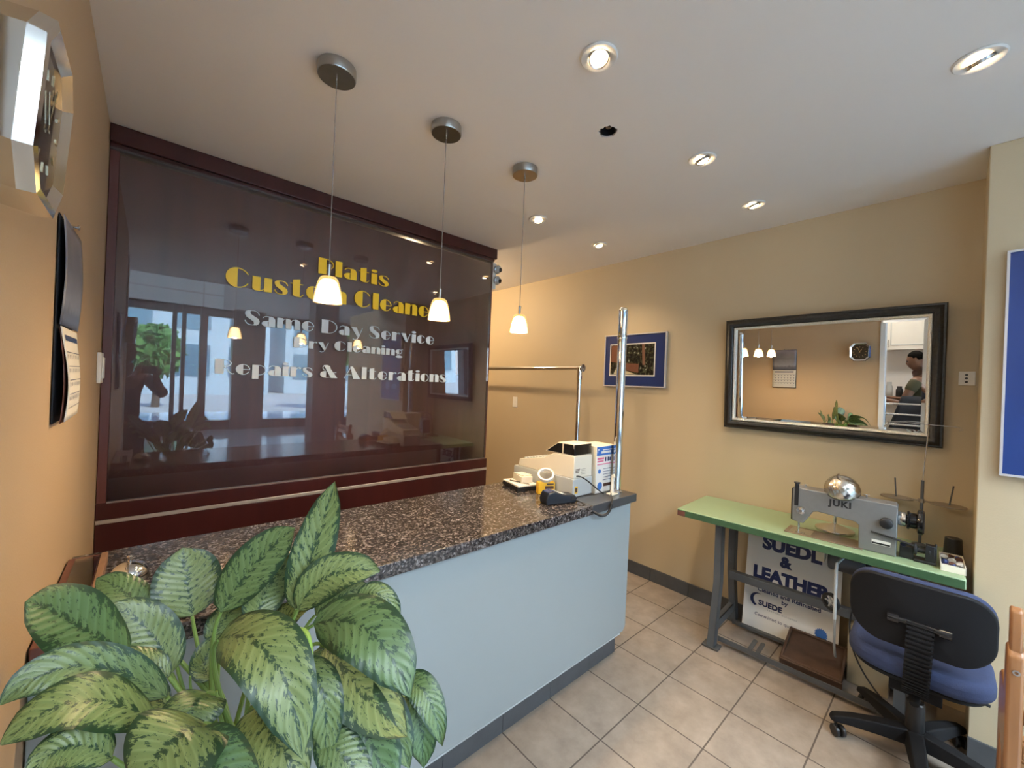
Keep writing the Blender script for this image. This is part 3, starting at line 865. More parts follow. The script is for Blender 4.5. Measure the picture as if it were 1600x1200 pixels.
# ------------------------------------------------------------------ garment rail behind the counter
gr = thing('garment_rail', 'chrome garment rail on an upright post beyond the counter', 'clothes rail', (2.75, 2.2, 0))
MB().tube([(2.75, 2.165, 1.683), (2.75, 4.4, 1.683)], .019, 18).build('rail', MT['chrome'], gr)
MB().lathe([(0, 0), (.030, 0), (.032, .004), (.032, .012), (.020, .016), (0, .016)], seg=24, M=basis((2.75, 2.168, 1.683), (1, 0, 0), (0, 0, 1), (0, -1, 0))).build('end_cap', MT['steel'], gr)
for y in (2.195, 4.3):
    MB().tube([(2.75, y, 0.012), (2.75, y, 1.655)], .020, 18).build('upright', MT['chrome'], gr)
    MB().lathe([(.0202, 1.58), (.0235, 1.582), (.0235, 1.688), (.0202, 1.69)], (2.75, y, 0), 20).build('collar', MT['chrome'], gr)
    MB().lathe([(0, 0), (.05, 0), (.05, .008), (.02, .014), (0, .014)], (2.75, y, 0), 24).build('foot_flange', MT['chrome'], gr)

# ------------------------------------------------------------------ counter
ct = thing('service_counter', 'pale blue grey panelled service counter on a dark tiled plinth', 'counter', (.95, 1.5, 0))
fp = [(XL + .003, .135), (2.045, .135), (2.068, .158), (2.076, .872), (XL + .003, .872)]
MB().prism(fp, 1.248, 1.268, 'y').build('front_panel', MT['panel'], ct, bevel=.002)
MB().box((XL + .003, 1.269, .105), (2.05, 1.84, .872)).build('carcass', MT['greyp'], ct)
kk = MB(); x = XL + .004
xs = [XL + .004] + [1.488 + .305 * k for k in range(-5, 2)] + [2.036]
for a, b in zip(xs, xs[1:]):
    kk.box((a + .001, 1.29, .001), (b - .001, 1.30, .104))
kk.box((2.026, 1.301, .001), (2.036, 1.83, .104))
kk.build('plinth', MT['base'], ct, bevel=.001, label='dark grey tiled plinth')
wt = thing('worktop', 'long polished dark speckled granite worktop lying on the counter', 'countertop', (.95, 1.5, .873))
MB().box((XL + .003, 1.225, .8735), (1.684, 1.857, .92)).build('granite_slab', MT['granite'], wt, bevel=.003)
MB().box((1.685, 1.225, .8735), (2.10, 1.857, .9195)).build('slate_slab', MT['slate'], wt, bevel=.003, label='plain dark slate end slab')

# chrome post through the end of the worktop
cp = thing('chrome_post', 'thick upright chrome post standing on the slate end of the worktop', 'post', (2.03, 1.317, .9195))
c = (2.03, 1.317, 0)
MB().lathe([(0, .922), (.0255, .922), (.0255, 1.815), (0, 1.815)], c, 28).build('lower_tube', MT['chrome'], cp)
MB().lathe([(.0255, 1.806), (.0278, 1.808), (.0285, 1.818), (.0278, 1.828), (.0255, 1.83)], c, 28).build('collar', MT['chrome'], cp)
MB().lathe([(0, 1.826), (.0255, 1.826), (.0258, 1.965), (.0272, 1.968), (.0272, 1.976), (.021, 1.986), (.010, 1.992), (0, 1.993)], c, 28).build('upper_tube', MT['chrome'], cp)
MB().lathe([(0, .9198), (.036, .9198), (.036, .925), (.030, .931), (.0256, .936), (0, .936)], c, 28).build('base_flange', MT['chrome'], cp)

# ------------------------------------------------------------------ cash register
rg = thing('cash_register', 'old cream and grey cash register with dark display hood on counter end', 'cash register', (1.79, 1.6, .92))
MB().prism([(1.372, .9225), (1.845, .9225), (1.845, 1.015), (1.838, 1.018), (1.378, 1.022), (1.372, 1.018)], 1.70, 1.868, 'x').build('cash_drawer', MT['greyp'], rg, bevel=.003, label='grey cash drawer base')
MB().prism([(1.376, 1.0225), (1.815, 1.018), (1.805, 1.062), (1.60, 1.105), (1.52, 1.142), (1.376, 1.142)], 1.708, 1.866, 'x').build('body', MT['cream'], rg, bevel=.003, label='cream sloping body')
MB().prism([(1.382, 1.1425), (1.60, 1.1425), (1.50, 1.205), (1.40, 1.208), (1.388, 1.20)], 1.716, 1.862, 'x').build('display_hood', MT['cream'], rg, bevel=.003)
MB().prism([(1.470, 1.147), (1.585, 1.147), (1.503, 1.199), (1.470, 1.201)], 1.7145, 1.716, 'x').build('hood_window', MT['blackg'], rg, label='dark side window')
MB().prism([(1.3805, 1.147), (1.460, 1.147), (1.460, 1.201), (1.392, 1.203)], 1.7145, 1.716, 'x').build('hood_window', MT['blackg'], rg, label='dark side window')
MB().box((1.7145, 1.3795, 1.146), (1.861, 1.3865, 1.203)).build('customer_display', MT['blackg'], rg, bevel=.002, label='black customer display')
km = MB()
nrm = Vector((0, -.205 * 0 + .2054, 0))
for i in range(8):
    for j in range(6):
        yy = 1.63 + .026 * j; zz = 1.1025 - (yy - 1.60) * (.043 / .205)
        km.box((1.722 + .0165 * i, yy, zz - .004), (1.735 + .0165 * i, yy + .019, zz + .006))
km.build('keyboard', MT['greyp'], rg)
st = MB().box((1.716, 1.3712, .941), (1.741, 1.372, .980)).build('sticker', MT['tapeyel'], rg, smooth=False, label='small yellow sticker')
MB().box((1.720, 1.3706, .948), (1.737, 1.3711, .971)).build('sticker_print', MT['print'], st, smooth=False)
sb = MB()
for k in range(3):
    sb.box((1.722, 1.3752, 1.052 + .008 * k), (1.752 + .004 * k, 1.3758, 1.056 + .008 * k))
for k in range(4):
    sb.box((1.770, 1.3752, 1.040 + .009 * k), (1.81, 1.3756, 1.0415 + .009 * k))
sb.build('rating_label', MT['print'], rg, smooth=False)
MB().tube(bez([(1.728, 1.374, 1.034), (1.76, 1.335, 1.05), (1.83, 1.315, .95), (1.90, 1.305, .926), (1.93, 1.335, .924)], 24), .0035, 8).build('power_cord', MT['black'], rg)

# printed carton beside it
bx = thing('printed_carton', 'white printed carton with blue header standing between register and chrome post', 'box', (1.965, 1.42, .92))
MB().box((1.872, 1.352, .9205), (2.052, 1.495, 1.188)).build('carton', MT['card'], bx, bevel=.002)
fr = MB().box((1.874, 1.3508, .926), (2.050, 1.3519, 1.186)).build('front_print', MT['white'], bx, smooth=False, label='white printed front')
MB().box((1.874, 1.3500, 1.135), (2.050, 1.3507, 1.184)).build('header', MT['bluep'], fr, smooth=False)
def rows(nm, m, rects, y0=1.3496, y1=1.3507):
    mb = MB()
    for x0, x1, z0, z1 in rects: mb.box((x0, y0, z0), (x1, y1, z1))
    return mb.build(nm, m, fr, smooth=False)
rows('header_print', MT['white'], [(1.880, 1.884, 1.150, 1.172), (1.884, 1.896, 1.166, 1.172), (1.915, 2.01, 1.146, 1.158), (1.93, 2.02, 1.163, 1.168)], 1.3492, 1.35)
rows('pink_print', MT['pinkp'], [(1.882, 1.945, 1.112, 1.122), (1.882, 1.940, 1.098, 1.106), (1.882, 2.02, 1.082, 1.087)])
rows('black_print', MT['bluetext'], [(1.955, 1.966, 1.098, 1.122), (1.980, 1.992, 1.098, 1.122), (1.998, 2.01, 1.10, 1.12)] + [(1.94, 2.02, 1.055 - .016 * k, 1.0575 - .016 * k) for k in range(5)])
rows('brown_print', MT['print'], [(1.945, 2.03, .955, .972)])
for x, z, r in ((1.905, 1.045, .013), (1.912, .962, .022)):
    MB().lathe([(0, 0), (r, 0), (r, .0012), (0, .0012)], seg=20, M=basis((x, 1.3508, z), (1, 0, 0), (0, 0, 1), (0, -1, 0))).build('picture_print', MT['bluep'], fr, smooth=False)

# payment terminal
pt = thing('payment_terminal', 'dark navy card payment terminal lying in front of the register', 'payment terminal', (1.58, 1.365, .92), rz=radians(-16))
def lx(x, y, z): return (x, y, z)
MB().prism([(-.090, .001), (.085, .001), (.090, .024), (.080, .040), (.01, .047), (-.045, .068), (-.082, .060), (-.096, .024)], -.036, .036, 'y').build('body', MT['navy'], pt, world=False, bevel=.006, bseg=3)
MB().prism([(-.080, .0615), (-.048, .0688), (-.044, .0695), (-.078, .063)], -.028, .028, 'y').build('screen', MT['screenc'], pt, world=False)
kp_ = MB()
for i in range(4):
    for j in range(3):
        kp_.box((-.02 + .018 * i, -.024 + .018 * j, .046 - .0045 * i), (-.007 + .018 * i, -.011 + .018 * j, .0555 - .0048 * i))
kp_.build('keypad', MT['greyp'], pt, world=False)
MB().prism([(.05, .02), (.088, .018), (.090, .030), (.055, .036)], -.038, .038, 'y').build('paper_cover', MT['black'], pt, world=False, bevel=.003)

# coiled handset cord and cream hook
cc = thing('coiled_cord', 'black cord looping over the worktop edge below the cream hook', 'cord', (1.75, 1.25, .92))
path = bez([(1.665, 1.34, .925), (1.645, 1.27, .935), (1.655, 1.20, .96), (1.665, 1.195, .80), (1.82, 1.195, .80), (1.83, 1.19, .90), (1.835, 1.20, .975), (1.89, 1.275, .93), (1.945, 1.292, .926)], 90)
MB().tube(path, .0032, 8).build('cable', MT['black'], cc)
hx_ = MB(); pts = []
for i in range(700):
    f = .28 + .40 * i / 699
    a = f * 90; k = int(a); p = path[k].lerp(path[k + 1], a - k); t = (path[min(k + 2, 90)] - path[max(k - 1, 0)]).normalized()
    u = t.cross(Vector((0, 1, 0))).normalized(); w = t.cross(u); g = i * .62
    pts.append(p + (u * cos(g) + w * sin(g)) * .0052)
hx_.tube(pts, .0021, 5).build('coil', MT['black'], cc)
hk = thing('cord_hook', 'small cream plastic hook bracket at the foot of the chrome post', 'hook', (1.955, 1.296, .92))
MB().box((1.925, 1.272, .9205), (1.985, 1.315, .928)).build('foot', MT['cream'], hk, bevel=.003)
MB().tube([(1.955, 1.296, .925), (1.952, 1.294, .96), (1.958, 1.296, 1.03)], [.011, .009, .0075], 10).build('stem', MT['cream'], hk)
MB().tube(bez([(1.958, 1.296, 1.026), (1.955, 1.285, 1.036), (1.945, 1.278, 1.032), (1.945, 1.277, 1.02)], 8), .005, 8).build('hook_tip', MT['cream'], hk)

# yellow carton with a white roll of tape leaning on top
yc = thing('yellow_carton', 'small yellow printed carton standing in front of the cash drawer', 'box', (1.65, 1.525, .92), rz=radians(-28))
MB().box((-.048, -.022, .0005), (.048, .022, .066)).build('carton', MT['tapeyel'], yc, world=False, bevel=.002)
yp = MB().box((-.010, -.0232, .030), (.040, -.0221, .046)).box((.0, -.0232, .052), (.04, -.0221, .060)).build('print', MT['print'], yc, world=False, smooth=False)
MB().box((-.012, -.0230, .005), (.046, -.0221, .026)).build('pale_panel', MT['card'], yc, world=False, smooth=False)
tr = MB().lathe([(.036, -.009), (.046, -.009), (.046, .009), (.036, .009), (.036, -.009)], seg=40, M=Matrix.Translation((1.655, 1.530, 1.0205)) @ Matrix.Rotation(radians(-48), 4, 'Z') @ Matrix.Rotation(radians(36), 4, 'X')).build('tape_roll', MT['white'], None)
single(tr, 'white roll of tape lying on the yellow carton', 'tape')

# cash tray, note pad, cards, pen
def slab(name, c, sx, sy, z0, z1, rz, m, lab, cat, bev=.001, group=None):
    M = Matrix.Translation((c[0], c[1], 0)) @ Matrix.Rotation(radians(rz), 4, 'Z')
    return single(MB().box((-sx / 2, -sy / 2, z0), (sx / 2, sy / 2, z1), M).build(name, m, None, bevel=bev), lab, cat, group)
slab('card_reader_tray', (1.625, 1.705), .135, .185, .9205, .944, -14, MT['black'], 'flat black tray underneath the white pad', 'tray', .003)
slab('notepad', (1.623, 1.702), .13, .18, .9446, .953, -12, MT['paper'], 'white paper pad lying on the flat black tray', 'notepad')
slab('card_stack', (1.645, 1.705), .070, .125, .9535, .990, -20, MT['card'], 'taller block of cream business cards on the white pad', 'cards')
slab('card_stack', (1.645, 1.706), .060, .09, .9904, .996, -4, MT['card'], 'thin loose cream cards on top of the card block', 'cards')
pn = MB().tube([(1.580, 1.745, .9575), (1.612, 1.620, .9575)], .0035, 10).tube([(1.612, 1.620, .9575), (1.614, 1.611, .9575)], [.003, .0008], 10).build('pen', MT['steel'], None)
single(pn, 'slim silver pen lying across the white pad', 'pen')
pn = MB().tube([(1.535, 1.755, .924), (1.57, 1.600, .924)], .0035, 10).build('pen', MT['navy'], None)
single(pn, 'dark pen lying on the worktop beside the black tray', 'pen')

# service bell
bl = thing('service_bell', 'chrome push service bell on black base at the left end of the worktop', 'bell', (-.030, 1.565, .92))
c = (-.030, 1.565, .92)
MB().lathe([(0, .0005), (.044, .0005), (.046, .005), (.042, .012), (0, .013)], c, 32).build('base', MT['black'], bl, label='black base')
MB().lathe([(.042, .016), (.043, .019), (.040, .030), (.032, .041), (.018, .049), (.006, .0515), (0, .052)], c, 36).build('dome', MT['chrome'], bl)
MB().lathe([(0, .052), (.004, .052), (.004, .062), (.0075, .064), (.0075, .067), (.004, .070), (0, .070)], c, 16).build('plunger', MT['chrome'], bl)

# wooden tray along the wall
wb = thing('wooden_tray', 'reddish wooden tray with tan edge lying along the left wall on the worktop', 'tray', (-.13, 1.48, .92))
MB().box((XL + .004, 1.24, .9205), (-.100, 1.76, .945)).build('board', MT['redwood'], wb, bevel=.002)
MB().box((-.0995, 1.24, .9205), (-.084, 1.76, .949)).build('edge_strip', MT['tanwood'], wb, bevel=.002, label='tan wood edge')
MB().box((XL + .02, 1.50, .9455), (-.102, 1.745, .9475)).build('clear_sheet', thin_glass('clear plastic sheet', (.95, .92, .92), 2.), wb, smooth=False)

# ------------------------------------------------------------------ sewing table
TR = radians(2.7)
tb = thing('sewing_table', 'industrial sewing table with green top on grey steel legs below the mirror', 'sewing table', (2.762, .575, 0), rz=TR)
TL, TD, TZ = 1.21, .49, .78
MB().box((-TD / 2, -TL / 2, TZ - .042), (TD / 2, TL / 2, TZ)).build('tabletop', MT['green'], tb, world=False, bevel=.004, bseg=3)
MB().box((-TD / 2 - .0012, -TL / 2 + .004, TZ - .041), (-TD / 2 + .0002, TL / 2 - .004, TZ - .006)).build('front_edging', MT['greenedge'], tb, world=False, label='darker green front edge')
MB().box((-TD / 2 - .0016, TL / 2 - .05, TZ - .040), (-TD / 2 + .0001, TL / 2 - .003, TZ - .010)).build('worn_corner', MT['redwood'], tb, world=False, smooth=False, label='worn brown corner')
def leg_pair(y):
    for sx, nm in ((-1, 'front'), (1, 'back')):
        x0 = sx * .13
        lm = MB()
        lm.prism([(x0 - .028, TZ - .0425), (x0 + .028, TZ - .0425), (x0 + .028, .36), (x0 + .028 + sx * .075, .012), (x0 - .028 + sx * .075, .012), (x0 - .028, .36)], y - .020, y - .016, 'y')
        lm.prism([(x0 - .028, TZ - .0425), (x0 - .024, TZ - .0425), (x0 - .024, .36), (x0 - .024 + sx * .075, .012), (x0 - .028 + sx * .075, .012), (x0 - .028, .36)], y - .02, y + .02, 'y')
        lm.prism([(x0 + .024, TZ - .0425), (x0 + .028, TZ - .0425), (x0 + .028, .36), (x0 + .028 + sx * .075, .012), (x0 + .024 + sx * .075, .012), (x0 + .024, .36)], y - .02, y + .02, 'y')
        lm.box((x0 + sx * .075 - .034, y - .045, .004), (x0 + sx * .075 + .034, y + .045, .013))
        lm.lathe([(0, 0), (.012, 0), (.012, .004), (0, .004)], (x0 + sx * .075, y + .034, .0005), 12)
        lm.lathe([(0, 0), (.012, 0), (.012, .004), (0, .004)], (x0 + sx * .075, y - .034, .0005), 12)
        for z in (.70, .66, .50, .42):
            lm.lathe([(0, 0), (.006, 0), (.006, .003), (0, .003)], seg=10, M=basis((x0 - .028 - .0005, y, z), (0, 1, 0), (0, 0, 1), (-1, 0, 0)))
        lm.build('leg', MT['iron'], tb, world=False, bevel=.001)
    MB().box((-.215, y - .022, TZ - .0465), (.215, y + .022, TZ - .0422)).build('top_rail', MT['iron'], tb, world=False)
    fm = MB().box((-.185, y - .012, .085), (.185, y - .008, .135)).box((-.185, y - .012, .131), (.185, y + .018, .135))
    fm.build('foot_rail', MT['iron'], tb, world=False)
leg_pair(.385); leg_pair(-.42)
MB().box((.02, -.40, .345), (.06, .37, .392)).build('stretcher', MT['iron'], tb, world=False, bevel=.002)
MB().box((-.165, -.405, .028), (-.135, .365, .044)).box((-.165, -.405, .044), (-.161, .365, .058)).build('floor_bar', MT['iron'], tb, world=False, bevel=.001)
MB().box((.10, -.405, .028), (.13, .365, .044)).build('floor_bar', MT['iron'], tb, world=False, bevel=.001)
MB().prism(rrect(.13, .022, .010, 5, -.08, .20), .045, .049, 'z').prism(rrect(.13, .022, .010, 5, -.08, .16), .045, .049, 'z').build('slotted_bracket', MT['iron'], tb, world=False)
# treadle plate, hinged on the floor bar, tipped towards the wall
Mt = Matrix.Translation((-.112, -.075, .055)) @ Matrix.Rotation(radians(-14), 4, 'Y')
td = MB().box((0, -.135, 0), (.26, .135, .008), Mt)
for lo, hi in (((0, -.135, .008), (.014, .135, .018)), ((.246, -.135, .008), (.26, .135, .018)), ((0, -.135, .008), (.26, -.121, .018)), ((0, .121, .008), (.26, .135, .018))): td.box(lo, hi, Mt)
td.box((-.006, -.137, -.034), (.002, .137, .012), Mt)
td.build('treadle', MT['rust'], tb, world=False, bevel=.003, label='rusty brown foot treadle')
MB().lathe([(0, -.075), (.058, -.075), (.064, -.065), (.064, .065), (.058, .075), (.022, .075), (.022, .095), (0, .095)], seg=28, M=Matrix.Translation((-.03, -.205, TZ - .115)) @ Matrix.Rotation(pi / 2, 4, 'X')).build('motor', MT['iron'], tb, world=False)
MB().box((-.13, -.122, TZ - .125), (-.06, -.085, TZ - .0425)).build('control_box', MT['beige'], tb, world=False, bevel=.003, label='beige control box')
MB().box((-.16, -.01, TZ - .068), (-.07, .085, TZ - .04255)).build('oil_pan', MT['greyp'], tb, world=False, bevel=.006)
wm = MB().lathe([(.030, -.008), (.043, -.008), (.043, .008), (.030, .008), (.030, -.008)], seg=30, M=Matrix.Translation((-.13, -.155, .465)) @ Matrix.Rotation(pi / 2, 4, 'X') @ Matrix.Rotation(0, 4, 'X') @ Matrix.Rotation(radians(55), 4, 'Y'))
bw = wm.build('belt_wheel', MT['black'], tb, world=False)
Mw = Matrix.Translation((-.13, -.155, .465)) @ Matrix.Rotation(pi / 2, 4, 'X') @ Matrix.Rotation(radians(55), 4, 'Y')
hb = MB().lathe([(0, -.006), (.010, -.006), (.010, .006), (0, .006)], seg=14, M=Mw)
for k in range(5):
    hb.box((0, -.003, -.004), (.032, .003, .004), Mw @ Matrix.Rotation(2 * pi * k / 5, 4, 'Z'))
hb.build('wheel_spokes', MT['greyp'], bw, world=False)
MB().tube([(-.08, -.215, TZ - .06), (-.135, -.19, TZ - .085), (-.165, -.178, TZ - .10), (-.17, -.176, TZ - .13), (-.168, -.176, .40)], .007, 10).build('knee_rod', MT['greyp'], tb, world=False, label='pale bent knee lift rod')
MB().tube([(-.168, -.176, .40), (-.10, -.172, .23), (.0, -.168, .13)], .0055, 8).build('pedal_rod', MT['greyp'], tb, world=False)
MB().box((-.10, -.24, TZ - .09), (-.05, -.19, TZ - .0425)).box((-.13, -.225, TZ - .075), (-.10, -.205, TZ - .055)).build('lift_bracket', MT['black'], tb, world=False, bevel=.003)
MB().tube(bez([(-.03, -.26, TZ - .12), (.0, -.30, .5), (-.10, -.19, .42), (-.06, -.18, .3), (-.02, -.25, .10), (-.10, -.36, .02), (-.14, -.50, .012)], 40), .004, 8).build('power_cable', MT['black'], tb, world=False)

# ------------------------------------------------------------------ sewing machine
sm = thing('sewing_machine', 'grey industrial sewing machine with long arm on the green table', 'sewing machine', (2.662, .385, TZ), rz=TR)
# local: y+ = needle end, y- = handwheel end
prof = [(.205, .066), (.155, .060), (.145, .078), (.115, .132), (.095, .138), (-.056, .126), (-.068, .114), (-.070, .0006), (-.205, .0006), (-.205, .232), (-.20, .240), (.20, .246), (.205, .24)]
MB().prism(prof, -.052, .052, 'x').build('arm_casting', MT['machine'], sm, world=False, bevel=.008, bseg=3)
MB().prism([(.2055, .066), (.2115, .07), (.2115, .236), (.2055, .242)], -.047, .047, 'x').build('face_plate', MT['black'], sm, world=False, bevel=.004, label='black end face plate')
MB().box((-.0545, .178, .150), (-.052, .196, .262)).tube([(-.046, .188, .24), (-.046, .188, .272)], .010, 14).tube([(-.046, .188, .268), (-.046, .188, .274)], .014, 14).build('thread_guard', MT['black'], sm, world=False, label='black thread guard')
MB().lathe([(0, 0), (.020, 0), (.020, .004), (.013, .005), (.013, .012), (.007, .014), (.007, .022), (0, .022)], seg=24, M=basis((-.052, .165, .128), (0, -1, 0), (0, 0, 1), (-1, 0, 0))).build('tension_dial', MT['steel'], sm, world=False)
MB().tube([(-.02, .178, .07), (-.02, .178, .022)], .0045, 10).tube([(-.02, .178, .022), (-.02, .178, .004)], .0015, 8).build('needle_bar', MT['steel'], sm, world=False)
MB().tube([(-.032, .178, .07), (-.032, .178, .010)], .0035, 8).box((-.040, .150, .003), (-.012, .190, .008)).build('presser_foot', MT['steel'], sm, world=False)
MB().box((-.072, -.088, .0003), (.075, .235, .0045)).build('bed_plate', MT['bed'], sm, world=False, bevel=.002, label='worn brown bed plate')
MB().box((-.060, .120, .0046), (.05, .215, .0062)).build('slide_plate', MT['steel'], sm, world=False)
MB().lathe([(0, 0), (.024, 0), (.024, .022), (.021, .024), (0, .024)], seg=28, M=basis((-.052, -.168, .152), (0, -1, 0), (0, 0, 1), (-1, 0, 0))).build('stitch_dial', MT['black'], sm, world=False, label='black stitch length dial')
MB().tube([(-.056, -.115, .098), (-.060, -.205, .086), (-.062, -.262, .075)], [.0035, .0045, .006], 10).build('reverse_lever', MT['black'], sm, world=False, label='thin black reverse lever')
MB().lathe([(0, -.206), (.030, -.206), (.034, -.214), (.034, -.232), (.020, -.236), (0, -.236)], seg=28, M=Matrix.Translation((0, 0, .175)) @ basis((0, 0, 0), (1, 0, 0), (0, 0, 1), (0, 1, 0))).build('shaft_cover', MT['steel'], sm, world=False)
Mh = basis((0, -.236, .175), (1, 0, 0), (0, 0, 1), (0, -1, 0))
MB().lathe([(0, 0), (.040, 0), (.043, .006), (.036, .012), (.036, .030), (.054, .036), (.057, .042), (.057, .052), (.050, .058), (.044, .050), (.016, .046), (0, .046)], seg=36, M=Mh).build('handwheel', MT['blackg'], sm, world=False, label='black handwheel')
bwm = MB().box((-.03, -.262, .0006), (.03, -.215, .055)).box((-.045, -.335, .0006), (.02, -.262, .012)).lathe([(0, 0), (.026, 0), (.026, .010), (.012, .012), (.012, .045), (.024, .047), (.024, .055), (0, .055)], seg=24, M=basis((-.02, -.262, .052), (1, 0, 0), (0, 0, 1), (0, -1, 0))).box((-.036, -.336, .02), (-.02, -.328, .095)).box((-.042, -.330, .012), (-.005, -.30, .085))
bwm.build('bobbin_winder', MT['black'], sm, world=False, bevel=.002, label='black bobbin winder behind the pillar')
MB().lathe([(0, 0), (.011, 0), (.011, .012), (0, .012)], seg=18, M=basis((-.038, -.228, .07), (0, 1, 0), (0, 0, 1), (-1, 0, 0))).build('winder_knob', MT['chrome'], sm, world=False)
MB().box((-.0525, -.185, .040), (-.0518, -.118, .062)).build('name_plate', MT['white'], sm, world=False, smooth=False)
MB().box((-.0530, -.184, .042), (-.0524, -.119, .050)).build('plate_print', MT['black'], sm, world=False, smooth=False)
Mx = basis((-.0521, .005, .186), (0, -1, 0), (0, 0, 1), (-1, 0, 0))
text_mb('JUKI', .042, .0012, .0018, Mx, 1.15).build('lettering', MT['black'], sm, world=False, smooth=False, label='black maker lettering on the arm')
for y, h in ((-.09, .012), (.05, .05), (.16, .012)):
    MB().tube([(.01, y, .238), (.01, y, .246 + h)], .0035, 8).tube([(.01, y - .012, .246 + h), (.01, y + .012, .246 + h)], .002, 6).build('thread_guide', MT['steel'], sm, world=False)

# domed desk lamp behind the machine arm
dlm = thing('desk_lamp', 'small spun steel lamp, fluted dome shade leaning over the sewing machine arm, round foot behind', 'lamp', (2.83, .452, TZ))
c = (2.83, .440, TZ)
MB().lathe([(0, .001), (.086, .001), (.088, .006), (.086, .014), (.060, .024), (.022, .036), (.010, .044), (0, .044)], c, 40).build('foot', MT['steeldish'], dlm)
MB().tube(bez([(c[0], c[1], TZ + .04), (c[0], c[1], TZ + .26), (c[0] - .01, c[1] - .01, TZ + .345), (2.66, .392, TZ + .315)], 20), .007, 12).build('stem', MT['steel'], dlm)
ds = MB(); seg = 72; rings = []
ax_ = Vector((-.52, 0, .854)); Ms_ = Matrix.Translation((2.656, .388, 1.040)) @ Vector((0, 0, 1)).rotation_difference(ax_).to_matrix().to_4x4()
for i in range(13):
    a = (pi / 2) * i / 12
    r0 = .074 * cos(a) if i < 12 else 0
    zz = .082 * sin(a)
    if r0 < 1e-4: rings.append([ds.bm.verts.new(Ms_ @ Vector((0, 0, zz)))]); continue
    rg_ = []
    for k in range(seg):
        th = 2 * pi * k / seg
        r = r0 * (1 + .035 * sin(14 * (th + a * .9)) * sin(2 * a + .25))
        rg_.append(ds.bm.verts.new(Ms_ @ Vector((r * cos(th), r * sin(th), zz))))
    rings.append(rg_)
for p, q in zip(rings, rings[1:]):
    for k in range(seg):
        l = (k + 1) % seg
        ds.bm.faces.new((p[k], p[l], q[l], q[k]) if len(q) > 1 else (p[k], p[l], q[0]))
ds.build('shade', MT['steeldish'], dlm, solid=.0012)
MB().tube(bez([Ms_ @ Vector((0, .012, .078)), Ms_ @ Vector((0, .02, .10)), Ms_ @ Vector((0, .006, .105))], 8), .0045, 8).build('finial', MT['bed'], dlm)

# thread stand
ts = thing('thread_stand', 'thin steel thread stand with two spool trays at the right end of the green table', 'thread stand', (2.93, .115, TZ))
MB().lathe([(0, .0005), (.03, .0005), (.03, .01), (.012, .016), (0, .016)], (2.93, .115, TZ), 20).build('foot', MT['iron'], ts)
MB().tube([(2.93, .115, TZ + .012), (2.93, .112, 1.115)], .0065, 10).build('lower_pole', MT['iron'], ts)
MB().tube([(2.93, .112, 1.10), (2.93, .098, 1.40)], .0032, 8).build('upper_pole', MT['steel'], ts)
tray = MB()
def spoon(y, s):
    pts = []
    for k in range(28):
        a = 2 * pi * k / 28
        pts.append((2.925 + .060 * sin(a), y + .064 * cos(a)))
    tray.prism(pts, 1.006, 1.011, 'z')
spoon(.205, 1); spoon(.022, -1)
tray.box((2.922, .06, 1.008), (2.938, .17, 1.013))
tray.lathe([(.0066, 0), (.012, 0), (.012, .018), (.0066, .018)], (2.93, .114, 1.002), 16)
tray.build('spool_trays', MT['traymet'], ts)
for y, dy in ((.208, .006), (.018, -.012)):
    MB().tube([(2.93, y, 1.010), (2.93, y + dy, 1.108)], .0032, 8).build('spool_pin', MT['iron'], ts)
MB().tube([(2.93, .245, 1.392), (2.93, .18, 1.402), (2.93, .098, 1.399), (2.93, -.005, 1.396), (2.93, -.018, 1.385), (2.93, -.004, 1.378)], .0018, 8).tube(bez([(2.93, .245, 1.392), (2.93, .275, 1.38), (2.93, .27, 1.36), (2.93, .245, 1.37), (2.93, .262, 1.395)], 12), .0018, 6).build('guide_arm', MT['steel'], ts)

# box of bobbins and thread cone
bo = thing('bobbin_box', 'open cream carton full of bobbins at the right end of the green table', 'box', (2.70, .002, TZ), rz=TR)
om = MB()
w_, d_, h_ = .076, .20, .030
for lo, hi in (((-d_ / 2, -w_ / 2, .0006), (d_ / 2, w_ / 2, .003)), ((-d_ / 2, -w_ / 2, .003), (-d_ / 2 + .003, w_ / 2, h_)), ((d_ / 2 - .003, -w_ / 2, .003), (d_ / 2, w_ / 2, h_)), ((-d_ / 2, -w_ / 2, .003), (d_ / 2, -w_ / 2 + .003, h_)), ((-d_ / 2, w_ / 2 - .003, .003), (d_ / 2, w_ / 2, h_))):
    om.box(lo, hi)
om.build('carton', MT['card'], bo, world=False)
Mb = ROOTM[bo.name]
bcols = [mat('bobbin thread ' + n, c_, .6, var=.2, vscale=200) for n, c_ in (('black', (.015, .015, .015)), ('brown', (.12, .05, .03)), ('white', (.7, .7, .66)), ('navy', (.03, .05, .16)), ('steel grey', (.3, .3, .3)))]
proto = {}
bn = ['black', 'brown', 'white', 'navy', 'grey']
row_nm = ['front row', 'second row', 'third row', 'fourth row', 'back row']
q = 0
for i in range(5):
    for j in range(3):
        k = (i * 2 + j * 3 + (i * j) % 2) % 5
        loc = Mb @ Vector((-.077 + .038 * i, -.023 + .023 * j, .0185 + .006 * ((i + j) % 2)))
        rot = Euler((radians(90) if (i + j) % 3 == 0 else radians(24 * ((i * j) % 3 - 1)), radians(16 * ((i + 2 * j) % 3 - 1)), .5 * i))
        if k not in proto:
            o = MB().lathe([(0, -.006), (.012, -.006), (.012, -.0048), (.0095, -.0045), (.0095, .0045), (.012, .0048), (.012, .006), (0, .006)], seg=18).build('bobbin', bcols[k], None)
            proto[k] = o
        else:
            o = proto[k].copy(); COL.objects.link(o)
        o.location = loc; o.rotation_euler = rot
        tag(o, 'loose %s thread bobbin in the open carton at the table end' % bn[k], 'bobbin', 'bobbins in the carton, ' + bn[k])
